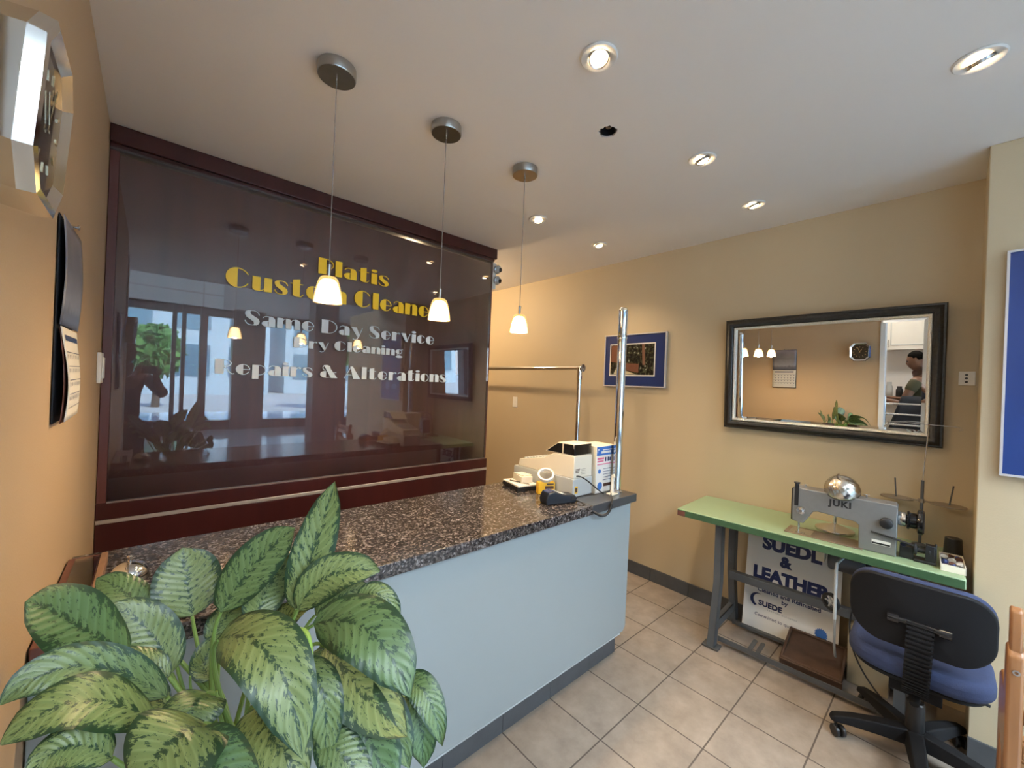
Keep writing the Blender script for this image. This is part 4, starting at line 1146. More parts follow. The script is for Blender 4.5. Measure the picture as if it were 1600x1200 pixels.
co_ = MB().lathe([(0, .0005), (.036, .0005), (.036, .004), (.034, .006), (.029, .085), (.026, .088), (0, .088)], (2.88, .0, TZ), 28).build('thread_cone', MT['black'], None)
single(co_, 'black cone of thread standing behind the bobbin carton', 'thread cone')

# ------------------------------------------------------------------ sign board under the table
Ms = Matrix.Translation((2.905, .662, .012)) @ Matrix.Rotation(radians(6.5), 4, 'Y')
bd = thing('sign_board', 'white suede and leather cleaning sign board leaning on the wall under the table', 'sign', (2.905, .662, .012), rot=(0, radians(6.5), 0))
MB().box((0, -.245, 0), (.005, .245, .72)).build('board', MT['white'], bd, world=False, bevel=.001)
def btext(s, size, y, z, wgt, m, sp=1., nm='lettering'):
    text_mb(s, size, .0008, wgt, basis((-.0005, y, z), (0, -1, 0), (0, 0, 1), (-1, 0, 0)), sp).build(nm, m, bd, world=False, smooth=False)
btext('SUEDE', .105, .005, .525, .006, MT['bluetext'])
btext('&', .085, .03, .442, .005, MT['bluetext'])
btext('LEATHER', .098, .005, .334, .0055, MT['bluetext'], .97)
btext('Cleaned and Refinished', .034, .005, .252, .001, MT['bluetext'], 1.02)
btext('by', .034, .02, .218, .001, MT['bluetext'])
btext('SUEDE', .044, .095, .168, .0018, MT['bluetext'])
btext('LEATHER CLEANERS', .012, .03, .150, .0002, MT['greyp'], 1.5)
btext('Committed to quality and service', .026, .0, .100, .0, MT['bluetext'], 1.0)
lg = MB()
pts_o = arc(0, 0, .042, .042, 75, 250, 20); pts_i = arc(.010, .002, .034, .036, 250, 75, 20)
lg.prism([(.165 - a, .195 + b) for a, b in pts_o + pts_i], -.0009, 0, 'x')
lg.build('crescent_logo', MT['bluetext'], bd, world=False, smooth=False)
se = MB()
n = 20
star = []
for k in range(2 * n):
    a = pi * k / n; r = .034 if k % 2 == 0 else .026
    star.append((-.165 + r * cos(a), .135 + r * sin(a)))
se.prism(star, -.0009, 0, 'x').build('seal', MT['bluep'], bd, world=False, smooth=False)

cbx = thing('cardboard_box', 'plain tan cardboard box on the floor behind the office chair', 'box', (2.90, .28, 0))
MB().box((2.82, .20, .001), (2.985, .365, .33)).build('box_body', MT['cardboard'], cbx, bevel=.003)
MB().prism([(.20, .3305), (.365, .3305), (.365, .334), (.20, .334)], 2.82, 2.90, 'x').prism([(.20, .3305), (.365, .3305), (.365, .334), (.20, .334)], 2.905, 2.985, 'x').build('flap', MT['cardboard'], cbx)
slab('paper_stack', (2.918, .285), .11, .13, .3345, .40, 3, MT['paper'], 'stack of pale papers on the cardboard box under the table', 'papers', .002)

# ------------------------------------------------------------------ office chair
oc = thing('office_chair', 'office swivel chair with blue fabric seat and black backrest shell at the sewing table', 'office chair', (2.47, .09, 0), rz=radians(1))
# local +x = front of the chair (towards the table)
def cushion(name, outline, z0, z1, crown, m, M, bev, lab=None, n=1):
    mb = MB().prism(outline, z0, z1, 'z', M)
    return mb.build(name, m, oc, world=False, bevel=bev, bseg=4, label=lab)
so = rrect(.39, .42, .13, 8)
cushion('seat', so, .425, .498, 0, MT['fabric'], Matrix.Translation((-.062, .0, 0)), .026, 'blue fabric seat cushion')
cushion('seat_pan', rrect(.36, .38, .12, 8), .410, .4245, 0, MT['shell'], Matrix.Translation((-.062, 0, 0)), .004)
Mb = Matrix.Translation((-.262, 0, .545)) @ Matrix.Rotation(radians(-7), 4, 'Y') @ basis((0, 0, 0), (0, 1, 0), (0, 0, 1), (1, 0, 0))
bo_ = rrect(.405, .275, .095, 8, 0, .137)
def curved(mb, w=.405):
    for v in mb.bm.verts:          # wrap the back slightly around the sitter
        v.co.x += .045 * (v.co.y / .2) ** 2
    return mb
def backslab(z0, z1, m, nm, bev, lab):
    mb = MB()
    g = []
    # filled rounded slab with inner rings so that it can curve
    for t in (z0, z1):
        rings = []
        for s in (1, .75, .5, .25):
            rings.append([mb.bm.verts.new(((p[0]) * s, .137 + (p[1] - .137) * s, t)) for p in bo_])
        c_ = mb.bm.verts.new((0, .137, t))
        for a, b in zip(rings, rings[1:]):
            for k in range(len(a)):
                l = (k + 1) % len(a); mb.bm.faces.new((a[k], a[l], b[l], b[k]))
        for k in range(len(rings[-1])):
            l = (k + 1) % len(rings[-1]); mb.bm.faces.new((rings[-1][k], rings[-1][l], c_))
        g.append(rings[0])
    for k in range(len(bo_)):
        l = (k + 1) % len(bo_); mb.bm.faces.new((g[0][k], g[0][l], g[1][l], g[1][k]))
    for v in mb.bm.verts: v.co.z += .05 * (v.co.x / .2) ** 2
    bmesh.ops.transform(mb.bm, matrix=Mb, verts=mb.bm.verts[:])
    return mb.build(nm, m, oc, world=False, bevel=bev, bseg=3, label=lab)
backslab(0, .020, MT['shell'], 'back_shell', .006, 'black moulded back shell')
backslab(.0205, .062, MT['fabric'], 'back_cushion', .016, 'blue fabric back cushion')
# mount bar on the shell and ribbed spine
def Lb(y, z, x=-.006): return Mb @ Vector((y, z, x))
br = MB().tube([Lb(-.075, .125), Lb(.065, .125)], .011, 12)
for y in (-.075, .065): br.tube([Lb(y - .016, .125, -.006), Lb(y + .016, .125, -.006)], .0175, 14)
br.build('mount_bar', MT['blackg'], oc, world=False)
sp_ = MB()
npts = 30
P0, P1, P2, P3 = Vector((-.285, -.01, .675)), Vector((-.300, -.01, .56)), Vector((-.285, -.0, .39)), Vector((-.17, 0, .360))
path = bez([P0, P1, P2, P3], 44)
for i, p in enumerate(path[:-1]):
    t = (path[i + 1] - p).normalized(); u = Vector((0, 1, 0)); w = t.cross(u)
    g = .022 if i % 2 == 0 else .011
    hw = .037 if i % 2 == 0 else .031
    M = basis(p, u, w, t)
    sp_.box((-hw, -g / 2, 0), (hw, g / 2, (path[i + 1] - p).length * 1.02), M)
sp_.build('ribbed_spine', MT['shell'], oc, world=False, smooth=False, label='black ribbed spine cover')
MB().box((-.19, -.075, .345), (.10, .075, .4095)).tube([(-.05, -.07, .375), (-.06, -.20, .365)], .006, 8).tube([(-.16, .0, .36), (-.215, .0, .33)], .016, 10).build('mechanism', MT['shell'], oc, world=False, bevel=.006)
MB().lathe([(0, .09), (.030, .09), (.030, .23), (.026, .235), (.0145, .236), (.0145, .346), (0, .346)], seg=24).build('gas_column', MT['black'], oc, world=False)
MB().lathe([(0, .050), (.045, .055), (.046, .10), (.034, .118), (0, .118)], seg=28).build('base_hub', MT['shell'], oc, world=False)
for k in range(5):
    a = radians(115 + 72 * k)
    d = Vector((cos(a), sin(a), 0)); u = Vector((-sin(a), cos(a), 0))
    M = basis((0, 0, 0), d, u, (0, 0, 1))
    lm = MB()
    secs = [(.030, .034, .058, .118), (.12, .031, .064, .114), (.22, .027, .066, .102), (.285, .023, .062, .086), (.295, .012, .062, .074)]
    V = []
    for x, hw, z0, z1 in secs:
        V.append([lm.bm.verts.new(M @ Vector(q)) for q in ((x, -hw, z0), (x, hw, z0), (x, hw * .75, z1), (x, -hw * .75, z1))])
    for p, q in zip(V, V[1:]):
        for i in range(4):
            j = (i + 1) % 4; lm.bm.faces.new((p[i], p[j], q[j], q[i]))
    lm.bm.faces.new(V[0]); lm.bm.faces.new(V[-1])
    lg_ = lm.build('base_leg', MT['shell'], oc, world=False, bevel=.005, bseg=3)
    cm2 = MB()
    cc_ = d * .272
    cr = radians(40 * k + 20); ax = Vector((cos(a + cr), sin(a + cr), 0)); fw = Vector((-ax.y, ax.x, 0))
    wc = cc_ + fw * .015
    for s in (-1, 1):
        cm2.lathe([(0, 0), (.021, 0), (.0245, .003), (.0245, .013), (.021, .016), (0, .016)], seg=20, M=basis(wc + ax * (s * .006) + Vector((0, 0, .0255)), fw, (0, 0, 1), ax * s))
    cm2.tube([cc_ + Vector((0, 0, .066)), cc_ + Vector((0, 0, .036)), wc + Vector((0, 0, .0255))], .006, 8)
    cm2.build('caster', MT['black'], lg_, world=False)

# ------------------------------------------------------------------ wooden chair at the right edge
wc_ = thing('wooden_chair', 'orange pine armchair standing at the right photo edge before the column', 'wooden chair', (2.02, -.32, 0), rz=radians(0))
for y, nm in ((-.115, 'side_frame'), (-.53, 'side_frame')):
    pf = [(1.905, .02), (1.965, .02), (1.965, .44), (2.10, .46), (2.10, .02), (2.16, .02), (2.16, .62), (2.10, .655), (1.99, .64), (1.985, .760), (1.975, .790), (1.955, .803), (1.925, .800), (1.905, .780)]
    MB().prism(pf, y - .034, y, 'y').build(nm, MT['pine'], wc_, bevel=.008, bseg=3)
    pu = [(1.915, .775), (1.955, .775), (1.962, .86), (1.972, .893), (1.966, .908), (1.948, .914), (1.930, .905), (1.920, .87)]
    MB().prism(pu, y - .030, y - .004, 'y').build('back_post', MT['pine'], wc_, bevel=.006, bseg=3)
    MB().lathe([(.004, 0), (.008, 0), (.008, .002), (.004, .002), (.004, 0)], seg=16, M=basis((1.9045, y - .018, .735), (0, 1, 0), (0, 0, 1), (-1, 0, 0))).build('bolt', MT['steel'], wc_)
for z in (.50, .60, .70, .80, .86):
    MB().box((1.928, -.528, z - .022), (1.944, -.149, z + .022)).build('back_slat', MT['pine'], wc_, bevel=.004)
for k in range(5):
    MB().box((1.955 + .042 * k, -.528, .42), (1.989 + .042 * k, -.149, .437)).build('seat_slat', MT['pine'], wc_, bevel=.003)
MB().box((1.925, -.528, .20), (1.945, -.149, .25)).box((2.12, -.528, .20), (2.14, -.149, .25)).build('rail', MT['pine'], wc_, bevel=.004)

# ------------------------------------------------------------------ potted plant
LEAVES = [
    ((-0.016, 0.955, 1.017), (-0.085, 0.936, 1.117), (-0.129, 0.922, 1.168), 0.094, (0.189, -0.649, 0.737)),
    ((0.010, 1.066, 1.018), (-0.027, 1.100, 1.076), (-0.070, 1.138, 1.098), 0.066, (0.158, -0.674, 0.721)),
    ((0.045, 0.981, 0.948), (0.010, 1.013, 1.027), (-0.044, 1.035, 1.085), 0.080, (-0.147, -0.769, 0.622)),
    ((0.078, 1.059, 1.008), (0.069, 1.080, 1.080), (0.060, 1.102, 1.142), 0.114, (-0.053, -0.827, 0.560)),
    ((0.035, 0.856, 0.983), (-0.061, 0.834, 1.089), (-0.133, 0.819, 1.078), 0.059, (-0.027, -0.788, 0.615)),
    ((0.038, 0.907, 0.986), (0.002, 0.926, 1.025), (-0.040, 0.950, 1.027), 0.037, (-0.001, -0.514, 0.858)),
    ((0.020, 0.816, 0.977), (-0.056, 0.790, 1.063), (-0.124, 0.770, 1.055), 0.077, (0.053, -0.448, 0.892)),
    ((0.037, 0.894, 0.943), (-0.010, 0.909, 0.985), (-0.066, 0.919, 0.992), 0.053, (0.158, -0.504, 0.849)),
    ((-0.025, 0.776, 0.976), (-0.065, 0.771, 1.020), (-0.102, 0.764, 1.006), 0.052, (0.055, -0.652, 0.756)),
    ((0.082, 0.814, 0.992), (0.063, 0.777, 0.999), (0.051, 0.761, 0.966), 0.081, (-0.042, -0.516, 0.856)),
    ((0.073, 0.741, 0.995), (0.037, 0.707, 1.011), (-0.003, 0.702, 0.962), 0.132, (-0.123, -0.412, 0.903)),
    ((0.117, 0.971, 1.042), (0.170, 0.950, 1.134), (0.233, 0.920, 1.201), 0.086, (-0.053, -0.853, 0.519)),
    ((0.236, 0.904, 1.037), (0.269, 0.914, 1.147), (0.306, 0.908, 1.292), 0.082, (-0.323, -0.820, 0.474)),
    ((0.182, 0.979, 0.995), (0.205, 0.999, 1.058), (0.253, 0.983, 1.120), 0.087, (0.102, -0.934, 0.343)),
    ((0.237, 0.890, 1.043), (0.294, 0.865, 1.107), (0.376, 0.818, 1.108), 0.083, (-0.237, -0.696, 0.678)),
    ((0.269, 0.888, 1.020), (0.318, 0.871, 1.054), (0.372, 0.849, 1.062), 0.047, (-0.251, -0.840, 0.481)),
    ((0.242, 0.804, 1.050), (0.302, 0.697, 1.069), (0.342, 0.607, 0.983), 0.106, (-0.323, -0.602, 0.730)),
    ((0.336, 0.828, 1.053), (0.367, 0.800, 1.070), (0.402, 0.769, 1.019), 0.046, (-0.296, -0.645, 0.704)),
    ((0.098, 0.826, 1.067), (0.147, 0.701, 1.091), (0.179, 0.619, 0.967), 0.095, (-0.201, -0.593, 0.780)),
    ((0.260, 0.789, 1.008), (0.296, 0.715, 0.963), (0.350, 0.627, 0.898), 0.107, (-0.033, -0.580, 0.814)),
    ((0.379, 0.708, 0.928), (0.404, 0.659, 0.927), (0.418, 0.620, 0.849), 0.053, (-0.317, -0.518, 0.794)),
    ((0.218, 0.772, 1.005), (0.232, 0.706, 0.982), (0.230, 0.681, 0.877), 0.059, (-0.217, -0.661, 0.718)),
    ((0.258, 0.763, 0.953), (0.282, 0.688, 0.919), (0.326, 0.608, 0.835), 0.109, (-0.406, -0.621, 0.670)),
    ((0.394, 0.722, 0.887), (0.406, 0.684, 0.861), (0.404, 0.659, 0.787), 0.065, (-0.335, -0.563, 0.756)),
    ((0.145, 0.757, 0.970), (0.155, 0.695, 0.962), (0.190, 0.636, 0.911), 0.095, (-0.146, -0.656, 0.740)),
    ((0.253, 0.849, 0.967), (0.272, 0.832, 0.938), (0.278, 0.813, 0.912), 0.056, (-0.223, -0.684, 0.694)),
    ((0.230, 0.708, 0.912), (0.252, 0.661, 0.899), (0.284, 0.619, 0.849), 0.063, (-0.202, -0.531, 0.823)),
    ((0.111, 1.029, 0.954), (0.133, 1.037, 0.996), (0.174, 1.013, 1.043), 0.055, (0.123, -0.927, 0.354)),
    ((0.206, 0.998, 0.950), (0.233, 0.974, 0.989), (0.269, 0.941, 1.005), 0.056, (-0.163, -0.682, 0.712)),
    ((0.206, 0.863, 0.894), (0.224, 0.874, 0.942), (0.204, 0.919, 0.979), 0.051, (0.160, -0.704, 0.692)),
    ((0.106, 0.980, 0.910), (0.098, 1.014, 0.934), (0.129, 1.014, 0.975), 0.052, (0.252, -0.790, 0.559)),
    ((0.031, 0.725, 0.984), (0.076, 0.671, 0.987), (0.122, 0.617, 0.939), 0.079, (0.078, -0.423, 0.903)),
    ((0.317, 0.764, 0.900), (0.346, 0.711, 0.893), (0.375, 0.658, 0.806), 0.073, (-0.443, -0.608, 0.659)),
]

pp = thing('potted_plant', 'large leafy variegated green houseplant in a pot before the counter', 'plant', (.15, .90, 0))
c = (.15, .905, 0)
MB().lathe([(0, .262), (.115, .262), (.125, .28), (.158, .56), (.170, .565), (.170, .60), (.150, .60), (.147, .572), (.112, .30), (0, .30)], c, 40).build('pot', MT['pot'], pp)
MB().lathe([(0, .565), (.10, .575), (.144, .565)], c, 32).build('soil', MT['soil'], pp)
stp = thing('plant_stand', 'low dark wooden plant stand under the big houseplant', 'plant stand', (.15, .905, 0))
MB().lathe([(0, .235), (.16, .235), (.163, .240), (.163, .258), (.16, .2605), (0, .2605)], c, 40).build('top', MT['cherry'], stp)
for k in range(4):
    a = pi / 4 + pi / 2 * k
    MB().tube([(c[0] + .115 * cos(a), c[1] + .115 * sin(a), .236), (c[0] + .14 * cos(a), c[1] + .14 * sin(a), .001)], [.016, .012], 12).build('leg', MT['cherry'], stp)
rl = random.Random(3)
def leaf(P0, P1, P2, w, nh):
    P0, P1, P2, nh = Vector(P0), Vector(P1), Vector(P2), Vector(nh).normalized()
    ctl = P1 * 2 - (P0 + P2) / 2
    mb = MB(); uvl = mb.bm.loops.layers.uv.new('UVMap')
    nt_, ns = 22, 10
    ph, fold = rl.uniform(0, 6), rl.uniform(.10, .24)
    grid = []
    for i in range(nt_ + 1):
        t = i / nt_
        p = P0 * (1 - t) ** 2 + ctl * 2 * t * (1 - t) + P2 * t * t
        tg = ((ctl - P0) * (1 - t) + (P2 - ctl) * t).normalized()
        S = tg.cross(nh).normalized(); Nn = S.cross(tg).normalized()
        prof = (max(t, 0) ** .52) * (max(1 - t, 0) ** .62) / .452
        if t > .86: prof *= 1 - .45 * ((t - .86) / .14) ** 1.2
        hw = w * .51 * min(prof, 1.02) + .0006
        row = []
        for j in range(ns + 1):
            s = -1 + 2 * j / ns
            lift = fold * abs(s) ** 1.3 * hw + .0035 * sin(9 * t + ph + (2 if s > 0 else 0)) * s * s - .0016 * cos(75 * (t - .22 * abs(s))) * (1 - abs(s)) * .6
            lift -= .10 * hw * s ** 4
            row.append((mb.bm.verts.new(p + S * (s * hw) + Nn * lift), (j / ns, t)))
        grid.append(row)
    for i in range(nt_):
        for j in range(ns):
            q = (grid[i][j], grid[i][j + 1], grid[i + 1][j + 1], grid[i + 1][j])
            f = mb.bm.faces.new([v for v, _ in q])
            for lp, (_, u) in zip(f.loops, q): lp[uvl].uv = u
    lf = mb.build('leaf', MT['leaf'], pp)
    for po_ in lf.data.polygons: po_.use_smooth = True
    return P0, (ctl - P0).normalized()
for P0, P1, P2, w, nh in LEAVES:
    b0, tg = leaf(P0, P1, P2, w, nh)
    a = rl.uniform(0, 2 * pi); r = rl.uniform(.01, .06)
    root = Vector((c[0] + r * cos(a), c[1] + r * sin(a), .568))
    L = (b0 - root).length
    k1 = root + Vector((0, 0, L * .45)); k2 = b0 - tg * min(.08, L * .3)
    MB().tube(bez([root, k1, k2, b0], 18), [.0065 - .0035 * i / 18 for i in range(19)], 8).build('stem', MT['stem'], pp)
for k in range(14):
    a = rl.uniform(0, 2 * pi); r = rl.uniform(.02, .07)
    t0, t1, t2, w, nh = LEAVES[(k * 5 + 2) % len(LEAVES)]
    b0 = Vector(t0).lerp(Vector((c[0], c[1], .92)), .25)
    root = Vector((c[0] + r * cos(a), c[1] + r * sin(a), .568))
    MB().tube(bez([root, root + Vector((0, 0, .16)), b0 - Vector((0, 0, .06)), b0], 14), [.006 - .004 * i / 14 for i in range(15)], 8).build('stem', MT['stem'], pp)
MB().tube(bez([(.165, .915, .66), (.19, .88, .90), (.197, .871, 1.014), (.218, .799, 1.085), (.226, .765, 1.075), (.228, .762, 1.005)], 24), [.003 + .0045 * sin(pi * i / 24) for i in range(25)], 8).build('new_leaf', MT['newleaf'], pp, label='curled bright green new leaf')

# ------------------------------------------------------------------ people
def skinned(name, joints, edges, m, parent, sub=2):
    """one continuous body surface from a joint skeleton; joints: name -> (pos, radius or (rx, ry))"""
    me = bpy.data.meshes.new(name); idx = {k: i for i, k in enumerate(joints)}
    r = parent
    inv = ROOTM[r.name].inverted()
    me.from_pydata([inv @ Vector(v[0]) for v in joints.values()], [(idx[a], idx[b]) for a, b in edges], [])
    o = bpy.data.objects.new(name, me); COL.objects.link(o)
    sk = o.modifiers.new('skin', 'SKIN'); sk.use_smooth_shade = True; sk.branch_smoothing = .6
    lay = me.skin_vertices[0].data if me.skin_vertices else None
    if lay is None:
        bm = bmesh.new(); bm.from_mesh(me); bm.verts.layers.skin.verify(); bm.to_mesh(me); bm.free()
        lay = me.skin_vertices[0].data
    for k, i in idx.items():
        rr = joints[k][1]
        lay[i].radius = rr if isinstance(rr, tuple) else (rr, rr)
        lay[i].use_root = (i == 0)
    ss = o.modifiers.new('sub', 'SUBSURF'); ss.levels = sub; ss.render_levels = sub
    bpy.context.view_layer.update()
    dg = bpy.context.evaluated_depsgraph_get()
    nm = bpy.data.meshes.new_from_object(o.evaluated_get(dg))
    bpy.data.objects.remove(o); bpy.data.meshes.remove(me)
    nm.name = name; nm.materials.clear(); nm.materials.append(m); nm.shade_smooth()
    ob = bpy.data.objects.new(name, nm); COL.objects.link(ob); ob.parent = parent
    return ob

def person(name, lab, at, face, H_, hands, hand_dirs, shirt, trousers, head_yaw=0., head_pitch=0., elbows=None, long_sleeve=False, hip_fwd=0.):
    """at: floor point, face: heading angle (direction faced); hands: world wrist points (left, right)"""
    root = thing(name, lab, 'person', (at[0], at[1], 0))
    f = Vector((cos(face), sin(face), 0)); l = Vector((-sin(face), cos(face), 0)); o = Vector((at[0], at[1], 0)); z = Vector((0, 0, 1))
    k = H_ / 1.78
    def W(fx, lx_, zz): return o + f * (fx * k) + l * (lx_ * k) + z * (zz * k)
    J = {}; E = []
    def add(n, p, r, par=None):
        J[n] = (p, tuple(x * k for x in r) if isinstance(r, tuple) else r * k)
        if par: E.append((par, n))
    add('pelvis', W(0, 0, .95), (.145, .11))
    add('belly', W(.01, 0, 1.08), (.135, .105), 'pelvis'); add('chest', W(.01, 0, 1.27), (.155, .115), 'belly')
    add('upchest', W(0, 0, 1.41), (.13, .10), 'chest'); add('neck', W(.005, 0, 1.50), .056, 'upchest'); add('skullbase', W(.02, 0, 1.575), .058, 'neck')
    for s, sd in ((1, 'L'), (-1, 'R')):
        add('hip' + sd, W(0, .095 * s, .89), .095, 'pelvis'); add('knee' + sd, W(.02, .10 * s, .49), .060, 'hip' + sd)
        add('calf' + sd, W(.0, .10 * s, .36), .058, 'knee' + sd); add('ankle' + sd, W(-.01, .10 * s, .09), .040, 'calf' + sd)
        add('toe' + sd, W(.15, .115 * s, .04), (.045, .032), 'ankle' + sd)
        sh = W(0, .19 * s, 1.43); wr = Vector(hands[0] if s > 0 else hands[1])
        add('sh' + sd, sh, .062, 'upchest')
        v = wr - sh; L = v.length; up, lo = .30 * k, .27 * k
        L = min(L, up + lo - .005); wr = sh + v.normalized() * L
        a_ = (up * up - lo * lo + L * L) / (2 * L); h_ = math.sqrt(max(1e-6, up * up - a_ * a_))
        vn = v.normalized(); dn = (Vector((0, 0, -1)) + l * (.55 * s)); dn = (dn - vn * dn.dot(vn)).normalized()
        el = sh + vn * a_ + dn * h_
        add('uparm' + sd, sh.lerp(el, .5), .047, 'sh' + sd); add('el' + sd, el, .040, 'uparm' + sd)
        add('fore' + sd, el.lerp(wr, .4), .038, 'el' + sd); add('wr' + sd, wr, (.029, .022), 'fore' + sd)
        hd = Vector(hand_dirs[0] if s > 0 else hand_dirs[1]).normalized()
        side = hd.cross(z).normalized() * (s)
        nrm = side.cross(hd)
        palm = wr + hd * .05 * k
        add('palm' + sd, palm, (.036, .020), 'wr' + sd)
        kn = wr + hd * .085 * k
        for i, (off, ln) in enumerate(((-.030, .065), (-.010, .075), (.011, .070), (.030, .055))):
            b0 = kn + side * off * k
            add('f%d%s' % (i, sd), b0, .0095, 'palm' + sd)
            add('g%d%s' % (i, sd), b0 + hd * (ln * .5 * k) - z * .006, .0085, 'f%d%s' % (i, sd))
            add('t%d%s' % (i, sd), b0 + hd * (ln * .8 * k) - z * .03 * k, .0072, 'g%d%s' % (i, sd))
        tb0 = wr + hd * .03 * k - side * .038 * k
        add('th0' + sd, tb0, .012, 'palm' + sd); add('th1' + sd, tb0 + hd * .035 * k - side * .018 * k, .0095, 'th0' + sd); add('th2' + sd, tb0 + hd * .06 * k - side * .012 * k - z * .01, .008, 'th1' + sd)
    body = skinned('body', J, E, MT['skin'], root)
    # head joined into the body surface: skull, jaw, nose, ears
    hc = W(.035, 0, 1.675)
    Rh = Matrix.Rotation(face + head_yaw, 4, 'Z') @ Matrix.Rotation(head_pitch, 4, 'Y')
    Mh_ = Matrix.Translation(hc) @ Rh @ Matrix.Scale(k * .92, 4)
    hb_ = MB(); hb_.bm.from_mesh(body.data)
    bmesh.ops.transform(hb_.bm, matrix=ROOTM[root.name], verts=hb_.bm.verts[:])
    res = bmesh.ops.create_icosphere(hb_.bm, subdivisions=4, radius=1)
    for v in res['verts']:
        x, y, zz = v.co
        p = Vector((x * .094, y * .074, zz * .126))
        if zz < 0:
            p.x *= 1 - .10 * zz * zz; p.y *= 1 - .30 * zz * zz; p.x += .018 * (-zz) * (1 if x > -.2 else .2)
            if x > 0: p.z *= 1.06
        if x > .55:
            p.x += .020 * math.exp(-((y / .16) ** 2) - ((zz + .12) / .16) ** 2)      # nose
            p.x -= .009 * math.exp(-(((abs(y) - .36) / .16) ** 2) - ((zz - .08) / .10) ** 2)   # eye sockets
            p.x += .006 * math.exp(-((y / .30) ** 2) - ((zz + .46) / .10) ** 2)      # lips
            p.x += .006 * math.exp(-((y / .5) ** 2) - ((zz - .24) / .10) ** 2)       # brow
        if abs(y) > .9:
            p.y += math.copysign(.014, y) * math.exp(-((x + .05) / .18) ** 2 - ((zz + .05) / .25) ** 2)   # ears
        v.co = Mh_ @ p
    old = body
    body = hb_.build('body', MT['skin'], root)
    bpy.data.objects.remove(old)
    body.data.shade_smooth(); body.name = 'body'
    # hair cap
    hm_ = MB(); res = bmesh.ops.create_icosphere(hm_.bm, subdivisions=3, radius=1)
    for v in res['verts']:
        x, y, zz = v.co
        v.co = Vector((x * .097 - .003, y * .078, zz * .127 + .004))
    cut = [v for v in hm_.bm.verts if v.co.z < .022 + .70 * max(v.co.x, -.06)]
    bmesh.ops.delete(hm_.bm, geom=cut, context='VERTS')
    bmesh.ops.transform(hm_.bm, matrix=Mh_, verts=hm_.bm.verts[:])
    hm_.build('hair', MT['hair'], root, solid=.004)
    ey = MB()
    for s in (1, -1): ey.ball((.086, .030 * s, .010), .0085, 10, M=Mh_)
    ey.build('eyes', MT['hair'], root)
    # clothes follow the body skeleton, a little wider
    def grow(names, extra, nm, m):
        JJ = {n: (J[n][0], tuple(x + extra for x in J[n][1]) if isinstance(J[n][1], tuple) else J[n][1] + extra) for n in names}
        EE = [(a, b) for a, b in E if a in JJ and b in JJ]
        return skinned(nm, JJ, EE, m, root)
    tops = ['chest', 'pelvis', 'belly', 'upchest', 'shL', 'uparmL', 'shR', 'uparmR'] + (['elL', 'foreL', 'elR', 'foreR'] if long_sleeve else [])
    grow(['pelvis', 'belly', 'chest'] + tops[3:], .010, 'shirt', shirt)
    grow(['pelvis', 'hipL', 'kneeL', 'calfL', 'hipR', 'kneeR', 'calfR'], .014, 'trousers', trousers)
    shoe = MB()
    for s in (1, -1):
        a_, b_ = W(-.03, .10 * s, .035), W(.17, .118 * s, .030)
        shoe.tube([a_ - f * .035 * k, a_, a_.lerp(b_, .5), b_, b_ + f * .04 * k], [.012, .038, .042, .040, .012], 14)
    for v in shoe.bm.verts: v.co.z = max(v.co.z, .002)
    shoe.build('shoes', MT['black'], root)
    return root

# photographer standing at the doorway, seen only as a reflection in the sign glass
pf_ = math.atan2(.744, .668)
right = Vector((.744, -.668, 0)); fwd = Vector((.668, .744, 0))
phone_c = Vector((0, 0, 1.52)) - fwd * .035
phn = thing('phone', 'dark phone held up sideways, reflected in the sign glass', 'phone', tuple(phone_c - Vector((0, 0, .037))))
MB().box((-.075, -.004, -.037), (.075, .004, .037), basis(phone_c, right, fwd, (0, 0, 1))).build('body', MT['blackg'], phn, bevel=.002)
person('person', 'person in dark clothes holding up a phone with both hands, reflected in the sign glass', (-.215, -.43), radians(62), 1.80,
       [tuple(phone_c - right * .105 - fwd * .035 - Vector((0, 0, .07))), tuple(phone_c + right * .105 - fwd * .035 - Vector((0, 0, .07)))],
       [tuple(right * .35 + fwd * .1 + Vector((0, 0, .9))), tuple(-right * .35 + fwd * .1 + Vector((0, 0, .9)))],
       MT['darkcloth'], MT['denim'], head_yaw=radians(-14), head_pitch=radians(6), long_sleeve=True)
# man working in the side room, seen in the mirror
person('person', 'man in olive tee shirt looking down in the side room, reflected in the mirror', (-1.08, .325), radians(98), 1.82,
       [(-1.22, .645, 1.23), (-.95, .685, 1.23)], [(.25, .9, -.1), (-.15, .9, -.1)], MT['olive'], MT['denim'], head_pitch=radians(14))

# ------------------------------------------------------------------ side room beyond the doorway
struct('wall_side_room', MB().box((-3.2, -2.4, 0), (-2.05, 2.6, ZC)), MT['trim'])
struct('wall_side_room_far', MB().box((-2.05, 2.2, 0), (XL - .12, 2.32, ZC)), MT['trim'])
struct('wall_side_room_near', MB().box((-2.05, -.72, 0), (-.62, -.60, ZC)), MT['trim'])
uc = thing('upper_cabinet', 'white wall cabinet with panelled doors in the side room', 'cabinet', (-1.88, .6, 1.86))
MB().box((-2.048, -.2, 1.86), (-1.74, .72, 2.45)).build('carcass', MT['white'], uc, bevel=.003)
for y in (-.2, .26):
    dm = MB().box((-1.739, y + .004, 1.865), (-1.722, y + .456, 2.445))
    d_ = dm.build('door', MT['white'], uc, bevel=.002)
    MB().frame(.34, .46, [(0, 0), (0, .006), (.012, .006), (.012, 0)], Matrix.Translation((-1.7215, y + .23, 2.155))).build('panel_moulding', MT['greyp'], d_)
    MB().tube([(-1.721, y + .42, 1.90), (-1.705, y + .42, 1.90), (-1.705, y + .42, 2.0), (-1.721, y + .42, 2.0)], .004, 8).build('handle', MT['steel'], d_)
kc = thing('kitchen_counter', 'white base cabinets with tan worktop in the side room', 'counter', (-1.78, .7, 0))
